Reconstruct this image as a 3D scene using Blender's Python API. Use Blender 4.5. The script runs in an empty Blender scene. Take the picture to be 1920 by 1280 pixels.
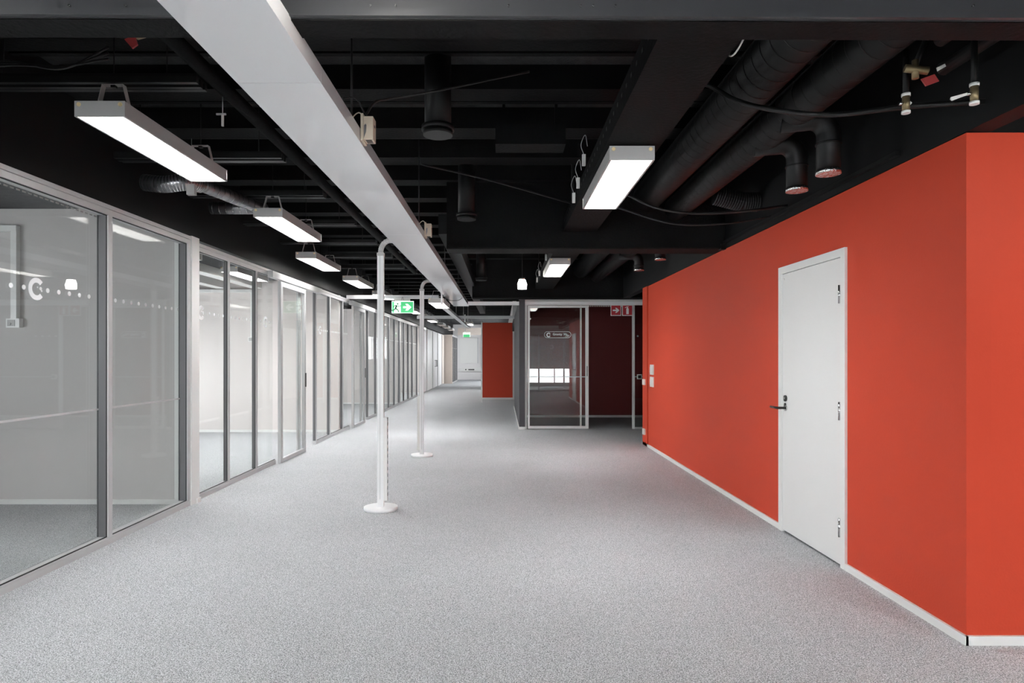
import bpy, bmesh, math, random
from mathutils import Vector, Matrix
random.seed(7)
PI = math.pi
SC = bpy.context.scene
COL = SC.collection

# ------------------------------------------------------------------ camera
cam_d = bpy.data.cameras.new('camera')
cam = bpy.data.objects.new('camera', cam_d)
COL.objects.link(cam)
cam.location = (0, 0, 1.39)
cam.rotation_euler = (PI / 2, 0, 0)
cam_d.sensor_width = 36.0
cam_d.lens = 36.0 * 1200 / 1920
cam_d.shift_x = 18.0 / 1920
cam_d.shift_y = 28.0 / 1920
cam_d.clip_start = 0.05
cam_d.clip_end = 200
SC.camera = cam

# ------------------------------------------------------------------ daylight, exposure
world = bpy.data.worlds.new('overcast_sky')
SC.world = world
world.use_nodes = True
wn = world.node_tree.nodes
wn['Background'].inputs[0].default_value = (0.93, 0.96, 1.0, 1)
wn['Background'].inputs[1].default_value = 11.5
SC.view_settings.view_transform = 'Standard'
SC.view_settings.look = 'None'
SC.view_settings.gamma = 1
SC.view_settings.use_curve_mapping = False
SC.view_settings.exposure = 0.40
SC.cycles.max_bounces = 8
SC.cycles.diffuse_bounces = 5
SC.cycles.glossy_bounces = 5
SC.cycles.transparent_max_bounces = 24
SC.cycles.sample_clamp_indirect = 12
SC.cycles.caustics_reflective = False
SC.cycles.caustics_refractive = False
LAMP = 41.0          # radiance of a lit luminaire


def portal(loc, rot, sx, sy):
    """daylight portal at a window opening: guides the sky light in, emits nothing itself"""
    d = bpy.data.lights.new('window_portal', 'AREA')
    d.shape = 'RECTANGLE'
    d.size = sx
    d.size_y = sy
    d.cycles.is_portal = True
    o = bpy.data.objects.new('window_portal', d)
    COL.objects.link(o)
    o.location = loc
    o.rotation_euler = rot


# ------------------------------------------------------------------ materials
def new_mat(name):
    m = bpy.data.materials.new(name)
    m.use_nodes = True
    nt = m.node_tree
    return m, nt, nt.nodes['Principled BSDF']


def mat(name, col, rough=0.5, metal=0.0, noise=0.0, nscale=20.0, bump=0.0, bscale=60.0, coat=0.0, spec=0.5):
    m, nt, b = new_mat(name)
    b.inputs['Base Color'].default_value = (*col, 1)
    b.inputs['Roughness'].default_value = rough
    b.inputs['Metallic'].default_value = metal
    b.inputs['Specular IOR Level'].default_value = spec
    if coat:
        b.inputs['Coat Weight'].default_value = coat
        b.inputs['Coat Roughness'].default_value = 0.01
        b.inputs['Coat IOR'].default_value = 1.75
    tc = nt.nodes.new('ShaderNodeTexCoord')
    if noise > 0:
        n = nt.nodes.new('ShaderNodeTexNoise')
        n.inputs['Scale'].default_value = nscale
        n.inputs['Detail'].default_value = 4
        nt.links.new(tc.outputs['Object'], n.inputs['Vector'])
        mr = nt.nodes.new('ShaderNodeMapRange')
        mr.inputs['To Min'].default_value = 1 - noise
        mr.inputs['To Max'].default_value = 1 + noise
        nt.links.new(n.outputs['Fac'], mr.inputs['Value'])
        mx = nt.nodes.new('ShaderNodeVectorMath')
        mx.operation = 'SCALE'
        mx.inputs[0].default_value = col
        nt.links.new(mr.outputs['Result'], mx.inputs['Scale'])
        nt.links.new(mx.outputs[0], b.inputs['Base Color'])
    if bump > 0:
        n2 = nt.nodes.new('ShaderNodeTexNoise')
        n2.inputs['Scale'].default_value = bscale
        n2.inputs['Detail'].default_value = 3
        nt.links.new(tc.outputs['Object'], n2.inputs['Vector'])
        bp = nt.nodes.new('ShaderNodeBump')
        bp.inputs['Strength'].default_value = bump
        bp.inputs['Distance'].default_value = 0.01
        nt.links.new(n2.outputs['Fac'], bp.inputs['Height'])
        nt.links.new(bp.outputs['Normal'], b.inputs['Normal'])
    return m


def emit(name, col, s):
    m, nt, b = new_mat(name)
    b.inputs['Base Color'].default_value = (*[min(1, c) for c in col], 1)
    b.inputs['Roughness'].default_value = 0.4
    b.inputs['Emission Color'].default_value = (*col, 1)
    b.inputs['Emission Strength'].default_value = s
    return m


def glass_mat(name, tint, f0=0.05):
    m = bpy.data.materials.new(name)
    m.use_nodes = True
    nt = m.node_tree
    nt.nodes.clear()
    out = nt.nodes.new('ShaderNodeOutputMaterial')
    tr = nt.nodes.new('ShaderNodeBsdfTransparent')
    tr.inputs[0].default_value = (*tint, 1)
    gl = nt.nodes.new('ShaderNodeBsdfGlossy')
    gl.inputs['Roughness'].default_value = 0.0
    gl.inputs['Color'].default_value = (0.98, 0.98, 0.98, 1)
    geo = nt.nodes.new('ShaderNodeNewGeometry')
    dot = nt.nodes.new('ShaderNodeVectorMath'); dot.operation = 'DOT_PRODUCT'
    ab = nt.nodes.new('ShaderNodeMath'); ab.operation = 'ABSOLUTE'
    om = nt.nodes.new('ShaderNodeMath'); om.operation = 'SUBTRACT'; om.inputs[0].default_value = 1.0
    pw = nt.nodes.new('ShaderNodeMath'); pw.operation = 'POWER'; pw.inputs[1].default_value = 16.0
    ma = nt.nodes.new('ShaderNodeMath'); ma.operation = 'MULTIPLY_ADD'
    ma.inputs[1].default_value = 1 - f0; ma.inputs[2].default_value = f0
    mix = nt.nodes.new('ShaderNodeMixShader')
    L = nt.links.new
    L(geo.outputs['Incoming'], dot.inputs[0]); L(geo.outputs['Normal'], dot.inputs[1])
    L(dot.outputs['Value'], ab.inputs[0]); L(ab.outputs[0], om.inputs[1])
    L(om.outputs[0], pw.inputs[0]); L(pw.outputs[0], ma.inputs[0])
    L(ma.outputs[0], mix.inputs[0]); L(tr.outputs[0], mix.inputs[1]); L(gl.outputs[0], mix.inputs[2])
    L(mix.outputs[0], out.inputs[0])
    return m


def carpet_mat():
    m, nt, b = new_mat('speckled_grey_carpet')
    b.inputs['Roughness'].default_value = 1.0
    b.inputs['Specular IOR Level'].default_value = 0.1
    L = nt.links.new
    tc = nt.nodes.new('ShaderNodeTexCoord')
    v = nt.nodes.new('ShaderNodeTexNoise'); v.inputs['Scale'].default_value = 190; v.inputs['Detail'].default_value = 3
    v.inputs['Roughness'].default_value = 0.7
    L(tc.outputs['Object'], v.inputs['Vector'])
    r = nt.nodes.new('ShaderNodeValToRGB')
    e = r.color_ramp.elements
    e[0].position = 0.36; e[0].color = (0.12, 0.12, 0.125, 1)
    e[1].position = 0.63; e[1].color = (0.80, 0.81, 0.83, 1)
    mid = r.color_ramp.elements.new(0.5); mid.color = (0.448, 0.460, 0.468, 1)
    L(v.outputs['Fac'], r.inputs['Fac'])
    big = nt.nodes.new('ShaderNodeTexNoise'); big.inputs['Scale'].default_value = 1.3; big.inputs['Detail'].default_value = 4
    L(tc.outputs['Object'], big.inputs['Vector'])
    mr = nt.nodes.new('ShaderNodeMapRange'); mr.inputs['To Min'].default_value = 0.9; mr.inputs['To Max'].default_value = 1.08
    L(big.outputs['Fac'], mr.inputs['Value'])
    sc = nt.nodes.new('ShaderNodeVectorMath'); sc.operation = 'SCALE'
    L(r.outputs['Color'], sc.inputs[0]); L(mr.outputs['Result'], sc.inputs['Scale'])
    L(sc.outputs[0], b.inputs['Base Color'])
    bp = nt.nodes.new('ShaderNodeBump'); bp.inputs['Strength'].default_value = 0.5; bp.inputs['Distance'].default_value = 0.004
    L(v.outputs['Fac'], bp.inputs['Height']); L(bp.outputs['Normal'], b.inputs['Normal'])
    return m


M = dict(
    carpet=carpet_mat(),
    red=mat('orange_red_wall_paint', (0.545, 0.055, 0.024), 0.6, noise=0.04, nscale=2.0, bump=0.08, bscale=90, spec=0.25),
    darkred=mat('shaded_red_wall_paint', (0.16, 0.008, 0.008), 0.6, bump=0.08, bscale=90),  # red of an unlit wall: the lack of light is in the colour
    white=mat('white_wall_paint', (0.80, 0.775, 0.765), 0.6, noise=0.02, nscale=3, bump=0.05, bscale=120),
    palewall=mat('pale_warm_wall_paint', (0.72, 0.675, 0.65), 0.6, noise=0.02, nscale=3, bump=0.05, bscale=120),
    officewall=mat('warm_grey_wall_paint', (0.60, 0.575, 0.56), 0.6, noise=0.02, nscale=3, bump=0.05, bscale=120),
    trim=mat('white_trim_lacquer', (0.82, 0.82, 0.80), 0.35),
    door=mat('white_door_lacquer', (0.80, 0.79, 0.775), 0.42, noise=0.01, nscale=3),
    black=mat('matt_black_ceiling_paint', (0.0048, 0.0047, 0.0049), 0.75, noise=0.25, nscale=9, bump=0.3, bscale=45, spec=0.14),
    blackslab=mat('rough_black_painted_concrete', (0.045, 0.045, 0.046), 0.9, noise=0.5, nscale=14, bump=0.8, bscale=70, spec=0.25),
    blacksteel=mat('black_painted_steel', (0.0075, 0.0073, 0.0074), 0.45, noise=0.15, nscale=7, spec=0.35),
    beamblack=mat('dark_grey_painted_steel_beam', (0.0075, 0.0075, 0.0078), 0.45, noise=0.15, nscale=5, spec=0.25),
    beamface=mat('lit_grey_beam_face', (0.045, 0.046, 0.049), 0.35, noise=0.15, nscale=5, spec=0.5),  # lighter than the other beams: light on the near face put into the colour
    beamsheen=mat('satin_dark_grey_steel', (0.012, 0.012, 0.0125), 0.38, noise=0.15, nscale=5, spec=0.4),
    wallblack=mat('smooth_black_wall_paint', (0.0055, 0.0055, 0.0058), 0.6, spec=0.25),
    darkgrey=mat('charcoal_wall_paint', (0.055, 0.053, 0.059), 0.6, noise=0.05, nscale=4),
    gloss=mat('glossy_white_powder_coat', (0.80, 0.81, 0.82), 0.5, coat=1.0, spec=0.3),
    polewhite=mat('white_powder_coat', (0.90, 0.90, 0.90), 0.35),
    hose=mat('pale_grey_corrugated_plastic', (0.55, 0.54, 0.53), 0.45),
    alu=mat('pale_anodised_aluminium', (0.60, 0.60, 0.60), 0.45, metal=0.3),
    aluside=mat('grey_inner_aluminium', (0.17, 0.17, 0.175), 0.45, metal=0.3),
    aludark=mat('mid_grey_aluminium', (0.30, 0.30, 0.31), 0.42, metal=0.55),  # darker grey metal for trays, slots, sockets and cupboard bodies
    gasket=mat('black_rubber_gasket', (0.008, 0.008, 0.008), 0.5),
    lampbody=mat('light_grey_luminaire_enamel', (0.50, 0.49, 0.475), 0.45),
    chrome=mat('brushed_chrome', (0.6, 0.6, 0.6), 0.2, metal=1.0),
    darkmetal=mat('dark_bronze_metal', (0.05, 0.048, 0.045), 0.3, metal=0.8),
    foil=mat('crumpled_foil', (0.75, 0.75, 0.75), 0.25, metal=1.0, bump=0.9, bscale=45),
    brass=mat('aged_brass', (0.26, 0.20, 0.11), 0.45, metal=0.7, noise=0.3, nscale=60),
    screw=mat('yellow_zinc_screw', (0.95, 0.78, 0.45), 0.4, metal=0.3),
    galv=mat('galvanised_spiral_duct', (0.27, 0.27, 0.28), 0.34, metal=0.9, noise=0.25, nscale=10),
    beige=mat('beige_plastic', (0.70, 0.60, 0.47), 0.5),
    plastic=mat('white_plastic', (0.82, 0.81, 0.78), 0.4),
    redplastic=mat('worn_red_plastic_tag', (0.30, 0.03, 0.03), 0.5),
    wood=mat('pale_veneer', (0.66, 0.58, 0.52), 0.5, noise=0.06, nscale=8),
    sticker=mat('frosted_white_vinyl', (0.95, 0.95, 0.95), 0.5),
    lettervinyl=mat('opaque_white_vinyl', (0.95, 0.95, 0.95), 0.5),
    signred=mat('sign_red', (0.42, 0.01, 0.02), 0.4),
    signwhite=mat('sign_white', (0.9, 0.9, 0.88), 0.4),
    lamp=emit('lit_luminaire_optic', (0.975, 0.985, 1.0), LAMP),
    lampbulb=emit('bare_lamp_glow', (1.0, 0.95, 0.86), 110.0),
    signgreen=emit('backlit_green', (0.06, 0.46, 0.17), 0.62),
    signlit=emit('backlit_white', (0.80, 1.0, 0.86), 1.15),
    jar=emit('glowing_frosted_jar', (1.0, 0.96, 0.90), 48.0),
    glass=glass_mat('clear_partition_glass', (0.965, 0.975, 0.97), 0.045),
    glassdim=glass_mat('clear_office_glass', (0.97, 0.975, 0.975), 0.045),
    blind=mat('grey_blind_slat', (0.35, 0.33, 0.33), 0.5),
)


# vinyl dots on the glass let light through
_nt = M['sticker'].node_tree
_tl = _nt.nodes.new('ShaderNodeBsdfTranslucent')
_tl.inputs[0].default_value = (0.95, 0.95, 0.95, 1)
_mx = _nt.nodes.new('ShaderNodeMixShader')
_mx.inputs[0].default_value = 0.55
_out = [n for n in _nt.nodes if n.type == 'OUTPUT_MATERIAL'][0]
_nt.links.new(_nt.nodes['Principled BSDF'].outputs[0], _mx.inputs[1])
_nt.links.new(_tl.outputs[0], _mx.inputs[2])
_nt.links.new(_mx.outputs[0], _out.inputs[0])


# ------------------------------------------------------------------ mesh helpers
class B:
    def __init__(s):
        s.bm = bmesh.new()

    def hexa(s, p):
        """p: 8 corners, bottom four then top four, counter-clockwise from above"""
        v = [s.bm.verts.new(q) for q in p]
        for f in ((3, 2, 1, 0), (4, 5, 6, 7), (0, 1, 5, 4), (1, 2, 6, 5), (2, 3, 7, 6), (3, 0, 4, 7)):
            s.bm.faces.new([v[i] for i in f])
        return s

    def box(s, x0, x1, y0, y1, z0, z1):
        return s.hexa([(x0, y0, z0), (x1, y0, z0), (x1, y1, z0), (x0, y1, z0),
                       (x0, y0, z1), (x1, y0, z1), (x1, y1, z1), (x0, y1, z1)])

    def prism(s, pts, d):
        """closed outline pts (3-D, planar) pushed along vector d"""
        d = Vector(d)
        a = [s.bm.verts.new(p) for p in pts]
        b = [s.bm.verts.new(Vector(p) + d) for p in pts]
        s.bm.faces.new(a[::-1])
        s.bm.faces.new(b)
        n = len(pts)
        for i in range(n):
            s.bm.faces.new((a[i], a[(i + 1) % n], b[(i + 1) % n], b[i]))
        return s

    def tube(s, pts, r, seg=12, cap=True, corr=0.0, per=0.012):
        """swept tube; corr > 0 gives a corrugated hose"""
        pts = [Vector(p) for p in pts]
        if corr > 0:
            q = []
            for a, b in zip(pts, pts[1:]):
                n = max(1, int((b - a).length / (per / 2)))
                q += [a.lerp(b, i / n) for i in range(n)]
            pts = q + [pts[-1]]
        rings = []
        up = None
        for i, p in enumerate(pts):
            t = (pts[min(i + 1, len(pts) - 1)] - pts[max(i - 1, 0)]).normalized()
            if up is None:
                up = Vector((0, 0, 1)) if abs(t.z) < 0.9 else Vector((1, 0, 0))
            u = (up - t * up.dot(t)).normalized()
            w = t.cross(u)
            up = u
            rr = r + (corr if i % 2 else 0)
            rings.append([s.bm.verts.new(p + (u * math.cos(k * 2 * PI / seg) + w * math.sin(k * 2 * PI / seg)) * rr)
                          for k in range(seg)])
        for a, b in zip(rings, rings[1:]):
            for k in range(seg):
                f = s.bm.faces.new((a[k], a[(k + 1) % seg], b[(k + 1) % seg], b[k]))
                f.smooth = corr == 0
        if cap:
            s.bm.faces.new(rings[0][::-1])
            s.bm.faces.new(rings[-1])
        return s

    def cyl(s, c, r, z0, z1, seg=32, r2=None):
        r2 = r if r2 is None else r2
        a = [s.bm.verts.new((c[0] + r * math.cos(k * 2 * PI / seg), c[1] + r * math.sin(k * 2 * PI / seg), z0)) for k in range(seg)]
        b = [s.bm.verts.new((c[0] + r2 * math.cos(k * 2 * PI / seg), c[1] + r2 * math.sin(k * 2 * PI / seg), z1)) for k in range(seg)]
        s.bm.faces.new(a[::-1]); s.bm.faces.new(b)
        for k in range(seg):
            f = s.bm.faces.new((a[k], a[(k + 1) % seg], b[(k + 1) % seg], b[k]))
            f.smooth = True
        return s

    def build(s, name, m, parent=None, loc=None, bevel=0.0, seg=2):
        if bevel:
            ed = [e for e in s.bm.edges if len(e.link_faces) == 2 and e.calc_face_angle(0) > 0.6]
            bmesh.ops.bevel(s.bm, geom=ed, offset=bevel, segments=seg, affect='EDGES', profile=0.6)
        bmesh.ops.recalc_face_normals(s.bm, faces=s.bm.faces)
        if parent is not None:
            org = WORLDLOC[parent.name]
        elif loc is not None:
            org = Vector(loc)
        else:
            xs = [v.co for v in s.bm.verts]
            org = Vector(((min(p.x for p in xs) + max(p.x for p in xs)) / 2,
                          (min(p.y for p in xs) + max(p.y for p in xs)) / 2, min(p.z for p in xs)))
        for v in s.bm.verts:
            v.co -= org
        me = bpy.data.meshes.new(name)
        s.bm.to_mesh(me)
        s.bm.free()
        me.materials.append(m)
        o = bpy.data.objects.new(name, me)
        COL.objects.link(o)
        if parent is not None:
            o.parent = parent
            WORLDLOC[o.name] = org
        else:
            o.location = org
            WORLDLOC[o.name] = org
        return o


WORLDLOC = {}


def tag(o, label=None, cat=None, group=None, kind=None):
    if label: o['label'] = label
    if cat: o['category'] = cat
    if group: o['group'] = group
    if kind: o['kind'] = kind
    return o


def thing(name, loc, label, cat, group=None, kind=None):
    o = bpy.data.objects.new(name, None)
    COL.objects.link(o)
    o.location = loc
    o.empty_display_size = 0.1
    WORLDLOC[o.name] = Vector(loc)
    return tag(o, label, cat, group, kind)


def copy_tree(o, parent=None):
    c = o.copy()
    COL.objects.link(c)
    if parent is not None:
        c.parent = parent
    for ch in list(o.children):
        copy_tree(ch, c)
    return c


def text_faces(bld, s, size, mtx, depth=0.001):
    cu = bpy.data.curves.new('tmp', 'FONT')
    cu.body = s
    cu.size = size
    cu.extrude = depth
    cu.align_x = 'CENTER'
    cu.align_y = 'CENTER'
    cu.offset = size * 0.02
    ob = bpy.data.objects.new('tmp', cu)
    COL.objects.link(ob)
    dg = bpy.context.evaluated_depsgraph_get()
    me = bpy.data.meshes.new_from_object(ob.evaluated_get(dg))
    me.transform(mtx)
    bld.bm.from_mesh(me)
    bpy.data.objects.remove(ob)
    bpy.data.curves.remove(cu)
    bpy.data.meshes.remove(me)


# ------------------------------------------------------------------ floor, ceiling, walls
HC = 3.30          # ceiling slab
tag(B().box(-7.0, 0.46, 20.9, 40, -0.12, 0).box(-7.0, 6.2, -5.2, 20.9, -0.12, 0).build('floor', M['carpet']),
    'speckled light grey carpet running through the whole office floor', 'floor', kind='structure')
ceil = thing('ceiling', (0, 15, HC), 'black painted concrete ceiling slab above the ducts and lights', 'ceiling', kind='structure')
B().box(-7.0, 6.2, -5.2, 20.95, HC, HC + 0.12).box(-7.0, 0.46, 20.95, 40, HC, HC + 0.12).build('slab', M['blackslab'], ceil)
yy = 2.75
while yy < 30:
    B().box(-2.9, 2.2, yy, yy + 0.20, 3.14, HC).build('rib', M['black'], ceil, bevel=0.01, seg=1)
    B().box(-2.9, 2.2, yy + 0.29, yy + 0.33, 3.17, HC).build('rib', M['black'], ceil)
    yy += 0.72

# red wall on the right: long face along the corridor, a return facing the camera
DY0, DY1, DZ = 4.155, 5.155, 2.10           # door opening
w = B()
w.box(2.24, 2.36, 3.09, DY0 + 0.03, 0, 2.47)
w.box(2.24, 2.36, DY1 - 0.03, 9.83, 0, 2.47)
w.box(2.24, 2.36, DY0 + 0.03, DY1 - 0.03, DZ - 0.03, 2.47)
w.build('wall_right', M['red'])
tag(bpy.data.objects['wall_right'], 'long orange-red corridor wall that holds the white door', 'wall', kind='structure')
tag(B().box(2.225, 2.36, 9.845, 10.16, 0, 2.47).build('wall_right_end', M['red']),
    'narrow orange-red end strip of the wall, past the groove', 'wall', kind='structure')
tag(B().box(2.36, 6.1, 3.09, 3.21, 0, 2.47).build('wall_front_right', M['red']),
    'orange-red wall face turned towards the viewer beyond the outer corner', 'wall', kind='structure')
up = thing('wall_right_upper', (2.3, 5, 2.47), 'matt black upper wall above the orange-red wall', 'wall', kind='structure')
B().box(2.24, 2.36, -1.0, 12.2, 2.475, HC).build('panel', M['wallblack'], up)
B().box(2.36, 6.0, 3.20, 3.30, 2.475, HC).build('panel', M['wallblack'], up)
B().box(2.21, 2.24, 3.6, 6.42, 2.52, 2.545).build('ledge', M['blacksteel'], up)
# skirting of the red wall
tag(B().box(2.225, 2.24, 3.075, DY0, 0, 0.045).build('baseboard_right', M['trim'], bevel=0.002, seg=1),
    'white skirting between the wall corner and the white door', 'skirting', kind='structure')
tag(B().box(2.225, 2.24, DY1, 10.17, 0, 0.045).build('baseboard_right', M['trim'], bevel=0.002, seg=1),
    'white skirting from the white door to the far end of the red wall', 'skirting', kind='structure')
tag(B().box(2.228, 6.1, 3.075, 3.09, 0, 0.045).build('baseboard_front', M['trim'], bevel=0.002, seg=1),
    'white skirting under the red wall face that looks at the viewer', 'skirting', kind='structure')

# white door with frame, hinges, lever and lock
d = thing('door_1', (2.24, (DY0 + DY1) / 2, 0), 'closed flush white door with chrome hinges in the red wall', 'door', kind='structure')
f = B()
f.box(2.222, 2.34, DY0, DY0 + 0.055, 0, DZ)
f.box(2.222, 2.34, DY1 - 0.055, DY1, 0, DZ)
f.box(2.222, 2.34, DY0 + 0.055, DY1 - 0.055, DZ - 0.055, DZ)
f.build('door_frame', M['trim'], d, bevel=0.003, seg=1)
B().box(2.232, 2.272, DY0 + 0.059, DY1 - 0.059, 0.016, DZ - 0.059).build('door_leaf', M['door'], d, bevel=0.002, seg=1)
B().box(2.275, 2.34, DY0 + 0.055, DY1 - 0.055, 0.0, 0.014).build('gap_shade', M['gasket'], d)  # black strip standing in for the shade in the gap under the leaf
for z in (1.80, 1.03, 0.26):
    h = B().tube([(2.222, DY0 + 0.064, z - 0.06), (2.222, DY0 + 0.064, z + 0.06)], 0.009, 12)
    h.box(2.2285, 2.2315, DY0 + 0.066, DY0 + 0.090, z - 0.06, z + 0.06)
    hg = h.build('hinge', M['chrome'], d)
    B().tube([(2.222, DY0 + 0.064, z - 0.002), (2.222, DY0 + 0.064, z + 0.002)], 0.0096, 12).build('knuckle_joint', M['darkmetal'], hg)
hy = DY1 - 0.115
hh = B().tube([(2.232, hy, 0.985), (2.224, hy, 0.985)], 0.024, 20).build('handle_rose', M['chrome'], d)
B().tube([(2.228, hy, 0.985), (2.172, hy, 0.985), (2.166, hy + 0.012, 0.985), (2.166, hy + 0.125, 0.985)], 0.0095, 12).build('lever', M['darkmetal'], hh)
lk = B().tube([(2.232, hy, 1.06), (2.222, hy, 1.06)], 0.025, 20).build('lock_escutcheon', M['darkmetal'], d)
B().tube([(2.223, hy, 1.06), (2.216, hy, 1.06)], 0.010, 12).build('lock_cylinder', M['chrome'], lk)
B().tube([(2.232, hy + 0.005, 1.012), (2.224, hy + 0.005, 1.012)], 0.012, 14).build('key_rose', M['darkmetal'], d)
B().tube([(2.232, DY1 - 0.085, 2.0), (2.227, DY1 - 0.085, 2.0)], 0.008, 10).build('door_contact', M['plastic'], d)

# cross beams
def beam(y0, y1, z, x0, x1, label, skew=0.0, m='beamblack'):
    t = thing('ceiling_beam', ((x0 + x1) / 2, (y0 + y1) / 2, z), label, 'beam', 'black cross beams', 'structure')
    def sk(x): return skew * (x - x0) / (x1 - x0)
    b = B()
    b.hexa([(x0, y0, z), (x1, y0 + sk(x1), z), (x1, y1 + sk(x1), z), (x0, y1, z),
            (x0, y0, HC - .002), (x1, y0 + sk(x1), HC - .002), (x1, y1 + sk(x1), HC - .002), (x0, y1, HC - .002)])
    b.build('web', M[m], t)
    b = B()
    b.hexa([(x0, y0 + .004, z - .004), (x1, y0 + .004 + sk(x1), z - .004), (x1, y1 + sk(x1), z - .004), (x0, y1, z - .004),
            (x0, y0 + .004, z - .0005), (x1, y0 + .004 + sk(x1), z - .0005), (x1, y1 + sk(x1), z - .0005), (x0, y1, z - .0005)])
    b.build('shaded_soffit', M['black'], t)  # thin black sheet: shade on the beam underside put in as colour
    b = B()
    a = 0.016
    b.hexa([(x0, y0 - a, z + 0.002), (x1, y0 - a + sk(x1), z + 0.002), (x1, y0 + sk(x1), z + 0.002), (x0, y0, z + 0.002),
            (x0, y0 - a, z + 0.024), (x1, y0 - a + sk(x1), z + 0.024), (x1, y0 + sk(x1), z + 0.024), (x0, y0, z + 0.024)])
    b.build('lower_flange', M[m], t)
    return t


b1 = beam(2.03, 2.15, 2.475, -4.4, 2.24, 'nearest cross beam, over the whole top edge, lit grey put into its face colour', skew=0.045, m='beamface')
for x in (-1.38, -0.42, -0.34, -1.2, 0.02, 0.25, 0.29, 0.36, 1.5, -1.9):
    B().tube([(x, 2.035, 2.507), (x, 2.043, 2.507)], 0.003, 8).build('bolt_head', M['chrome'], b1)
beam(6.43, 6.74, 2.475, -0.56, 2.24, 'second black cross beam whose end rests on the red wall', m='black')
beam(11.86, 12.16, 2.475, -0.56, 6.1, 'third black cross beam, just over the meeting room glass front', m='black')
b2e = B().box(2.19, 2.25, 6.41, 6.48, 2.462, 2.52)
tag(b2e.build('bracket', M['blacksteel'], bevel=0.004), 'small black bracket where the second beam meets the red wall', 'bracket')

# charcoal wall between corridor and meeting room
tag(B().box(0.32, 0.43, 12.2, 17.3, 0, 2.47).build('wall_middle', M['darkgrey']),
    'charcoal grey partition running back beside the meeting room', 'wall', kind='structure')
tb = B().box(0.308, 0.32, 12.19, 17.3, 0, 0.05).box(0.308, 0.432, 12.188, 12.20, 0, 0.05)
tag(tb.build('baseboard_middle', M['trim']), 'white skirting along the charcoal partition', 'skirting', kind='structure')
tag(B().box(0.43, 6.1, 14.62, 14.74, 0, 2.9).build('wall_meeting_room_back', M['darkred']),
    'red wall behind the meeting room glass, its unlit shade put into the colour', 'wall', kind='structure')
tag(B().box(0.43, 6.1, 14.60, 14.62, 0, 0.05).build('baseboard_meeting_room', M['trim']),
    'white skirting under the darkened red meeting room wall', 'skirting', kind='structure')
tag(B().box(-0.67, 0.33, 20.7, 20.82, 0, 2.48).build('wall_back_red', M['red']),
    'distant orange-red wall panel facing down the corridor', 'wall', kind='structure')
tag(B().box(-0.67, 0.33, 20.68, 20.70, 0, 0.06).build('baseboard_back_red', M['trim']),
    'white skirting under the distant orange-red wall panel', 'skirting', kind='structure')
tag(B().box(0.32, 0.43, 17.3, 20.7, 2.2, 2.47).build('wall_link', M['wallblack']),
    'black lintel between the charcoal partition and the distant red panel', 'wall', kind='structure')
fr_w = B()
fr_w.box(0.33, 0.45, 20.7, 30, 0, HC).box(0.33, 0.45, 36, 38.4, 0, HC).box(0.33, 0.45, 30, 36, 0, 1.2).box(0.33, 0.45, 30, 36, 2.4, HC)
portal((0.50, 33, 1.8), (0, PI / 2, 0), 1.2, 6.0)
tag(B().box(0.45, 6.1, 20.8, 20.95, 0, HC).build('wall_outer_step', M['white']), 'outer wall stepping back behind the distant red panel', 'wall', kind='structure')
t = thing('window_17', (0.39, 33, 1.2), 'side window far down the corridor beyond the red panel', 'window', kind='structure')
fw = B().box(0.36, 0.42, 30, 36, 1.2, 1.26).box(0.36, 0.42, 30, 36, 2.34, 2.4)
for k in range(6):
    fw.box(0.36, 0.42, 30 + 1.188 * k, 30.06 + 1.188 * k, 1.26, 2.34)
fw.build('window_frame', M['alu'], t)
B().box(0.388, 0.392, 30.06, 35.94, 1.26, 2.34).build('pane', M['glassdim'], t)
tag(fr_w.build('wall_back_right', M['white']),
    'white side wall of the far corridor behind the red panel', 'wall', kind='structure')
tag(B().box(6.1, 6.2, -5.2, 20.95, 0, HC).build('wall_outer_right', M['wallblack']),
    'outer black wall far behind the red wall', 'wall', kind='structure')

# far end of the corridor
tag(B().box(-7, 0.45, 38.3, 38.42, 0, HC).build('wall_back', M['white']),
    'white end wall of the corridor', 'wall', kind='structure')
tag(B().box(-2.3, 0.33, 33.0, 33.2, 2.50, 2.86).build('wall_back_bulkhead', M['wood']),
    'pale beige bulkhead across the far end of the corridor', 'wall', kind='structure')
t = thing('wall_panel', (-1.8, 38.2, 0.98), 'large white board fixed to the corridor end wall', 'board')
B().box(-2.52, -1.5, 38.22, 38.30, 0.98, 2.5).build('board', M['plastic'], t, bevel=0.01)
B().box(-1.50, -1.44, 38.2, 38.30, 0.98, 2.5).build('edge_strip', M['alu'], t)
t = thing('socket_trunking', (-1.9, 38.2, 0.45), 'white socket trunking under the board on the corridor end wall', 'trunking')
B().box(-2.52, -1.2, 38.18, 38.30, 0.50, 0.72).build('trunk', M['plastic'], t, bevel=0.01)
for x in (-2.22, -2.02, -1.93, -1.84, -1.75):
    B().box(x, x + 0.07, 38.165, 38.18, 0.57, 0.64).build('socket', M['darkmetal'], t)
tag(B().box(-3.06, -2.56, 32.7, 32.82, 0, 2.5).build('wall_back_panel', M['wood']),
    'pale beige end panel closing the row of tall cupboards', 'wall', kind='structure')

# black wall above the left glazing
tag(B().box(-3.06, -2.95, -0.8, 38.3, 2.515, HC).build('wall_left_upper', M['wallblack']),
    'matt black wall above the glazed offices on the left', 'wall', kind='structure')

# office cross walls behind the left glazing
def room_wall(y0, y1, name, label, z=2.78):
    tag(B().box(-6.8, -3.0, y0, y1, 0, z).build(name, M['officewall' if y0 < 7 else 'palewall']), label, 'wall', kind='structure')
    tag(B().box(-6.8, -3.0, y0 - 0.012, y0, 0, 0.045).build(name.replace('wall', 'baseboard'), M['trim']),
        'white skirting at the foot of the ' + label, 'skirting', kind='structure')


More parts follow.
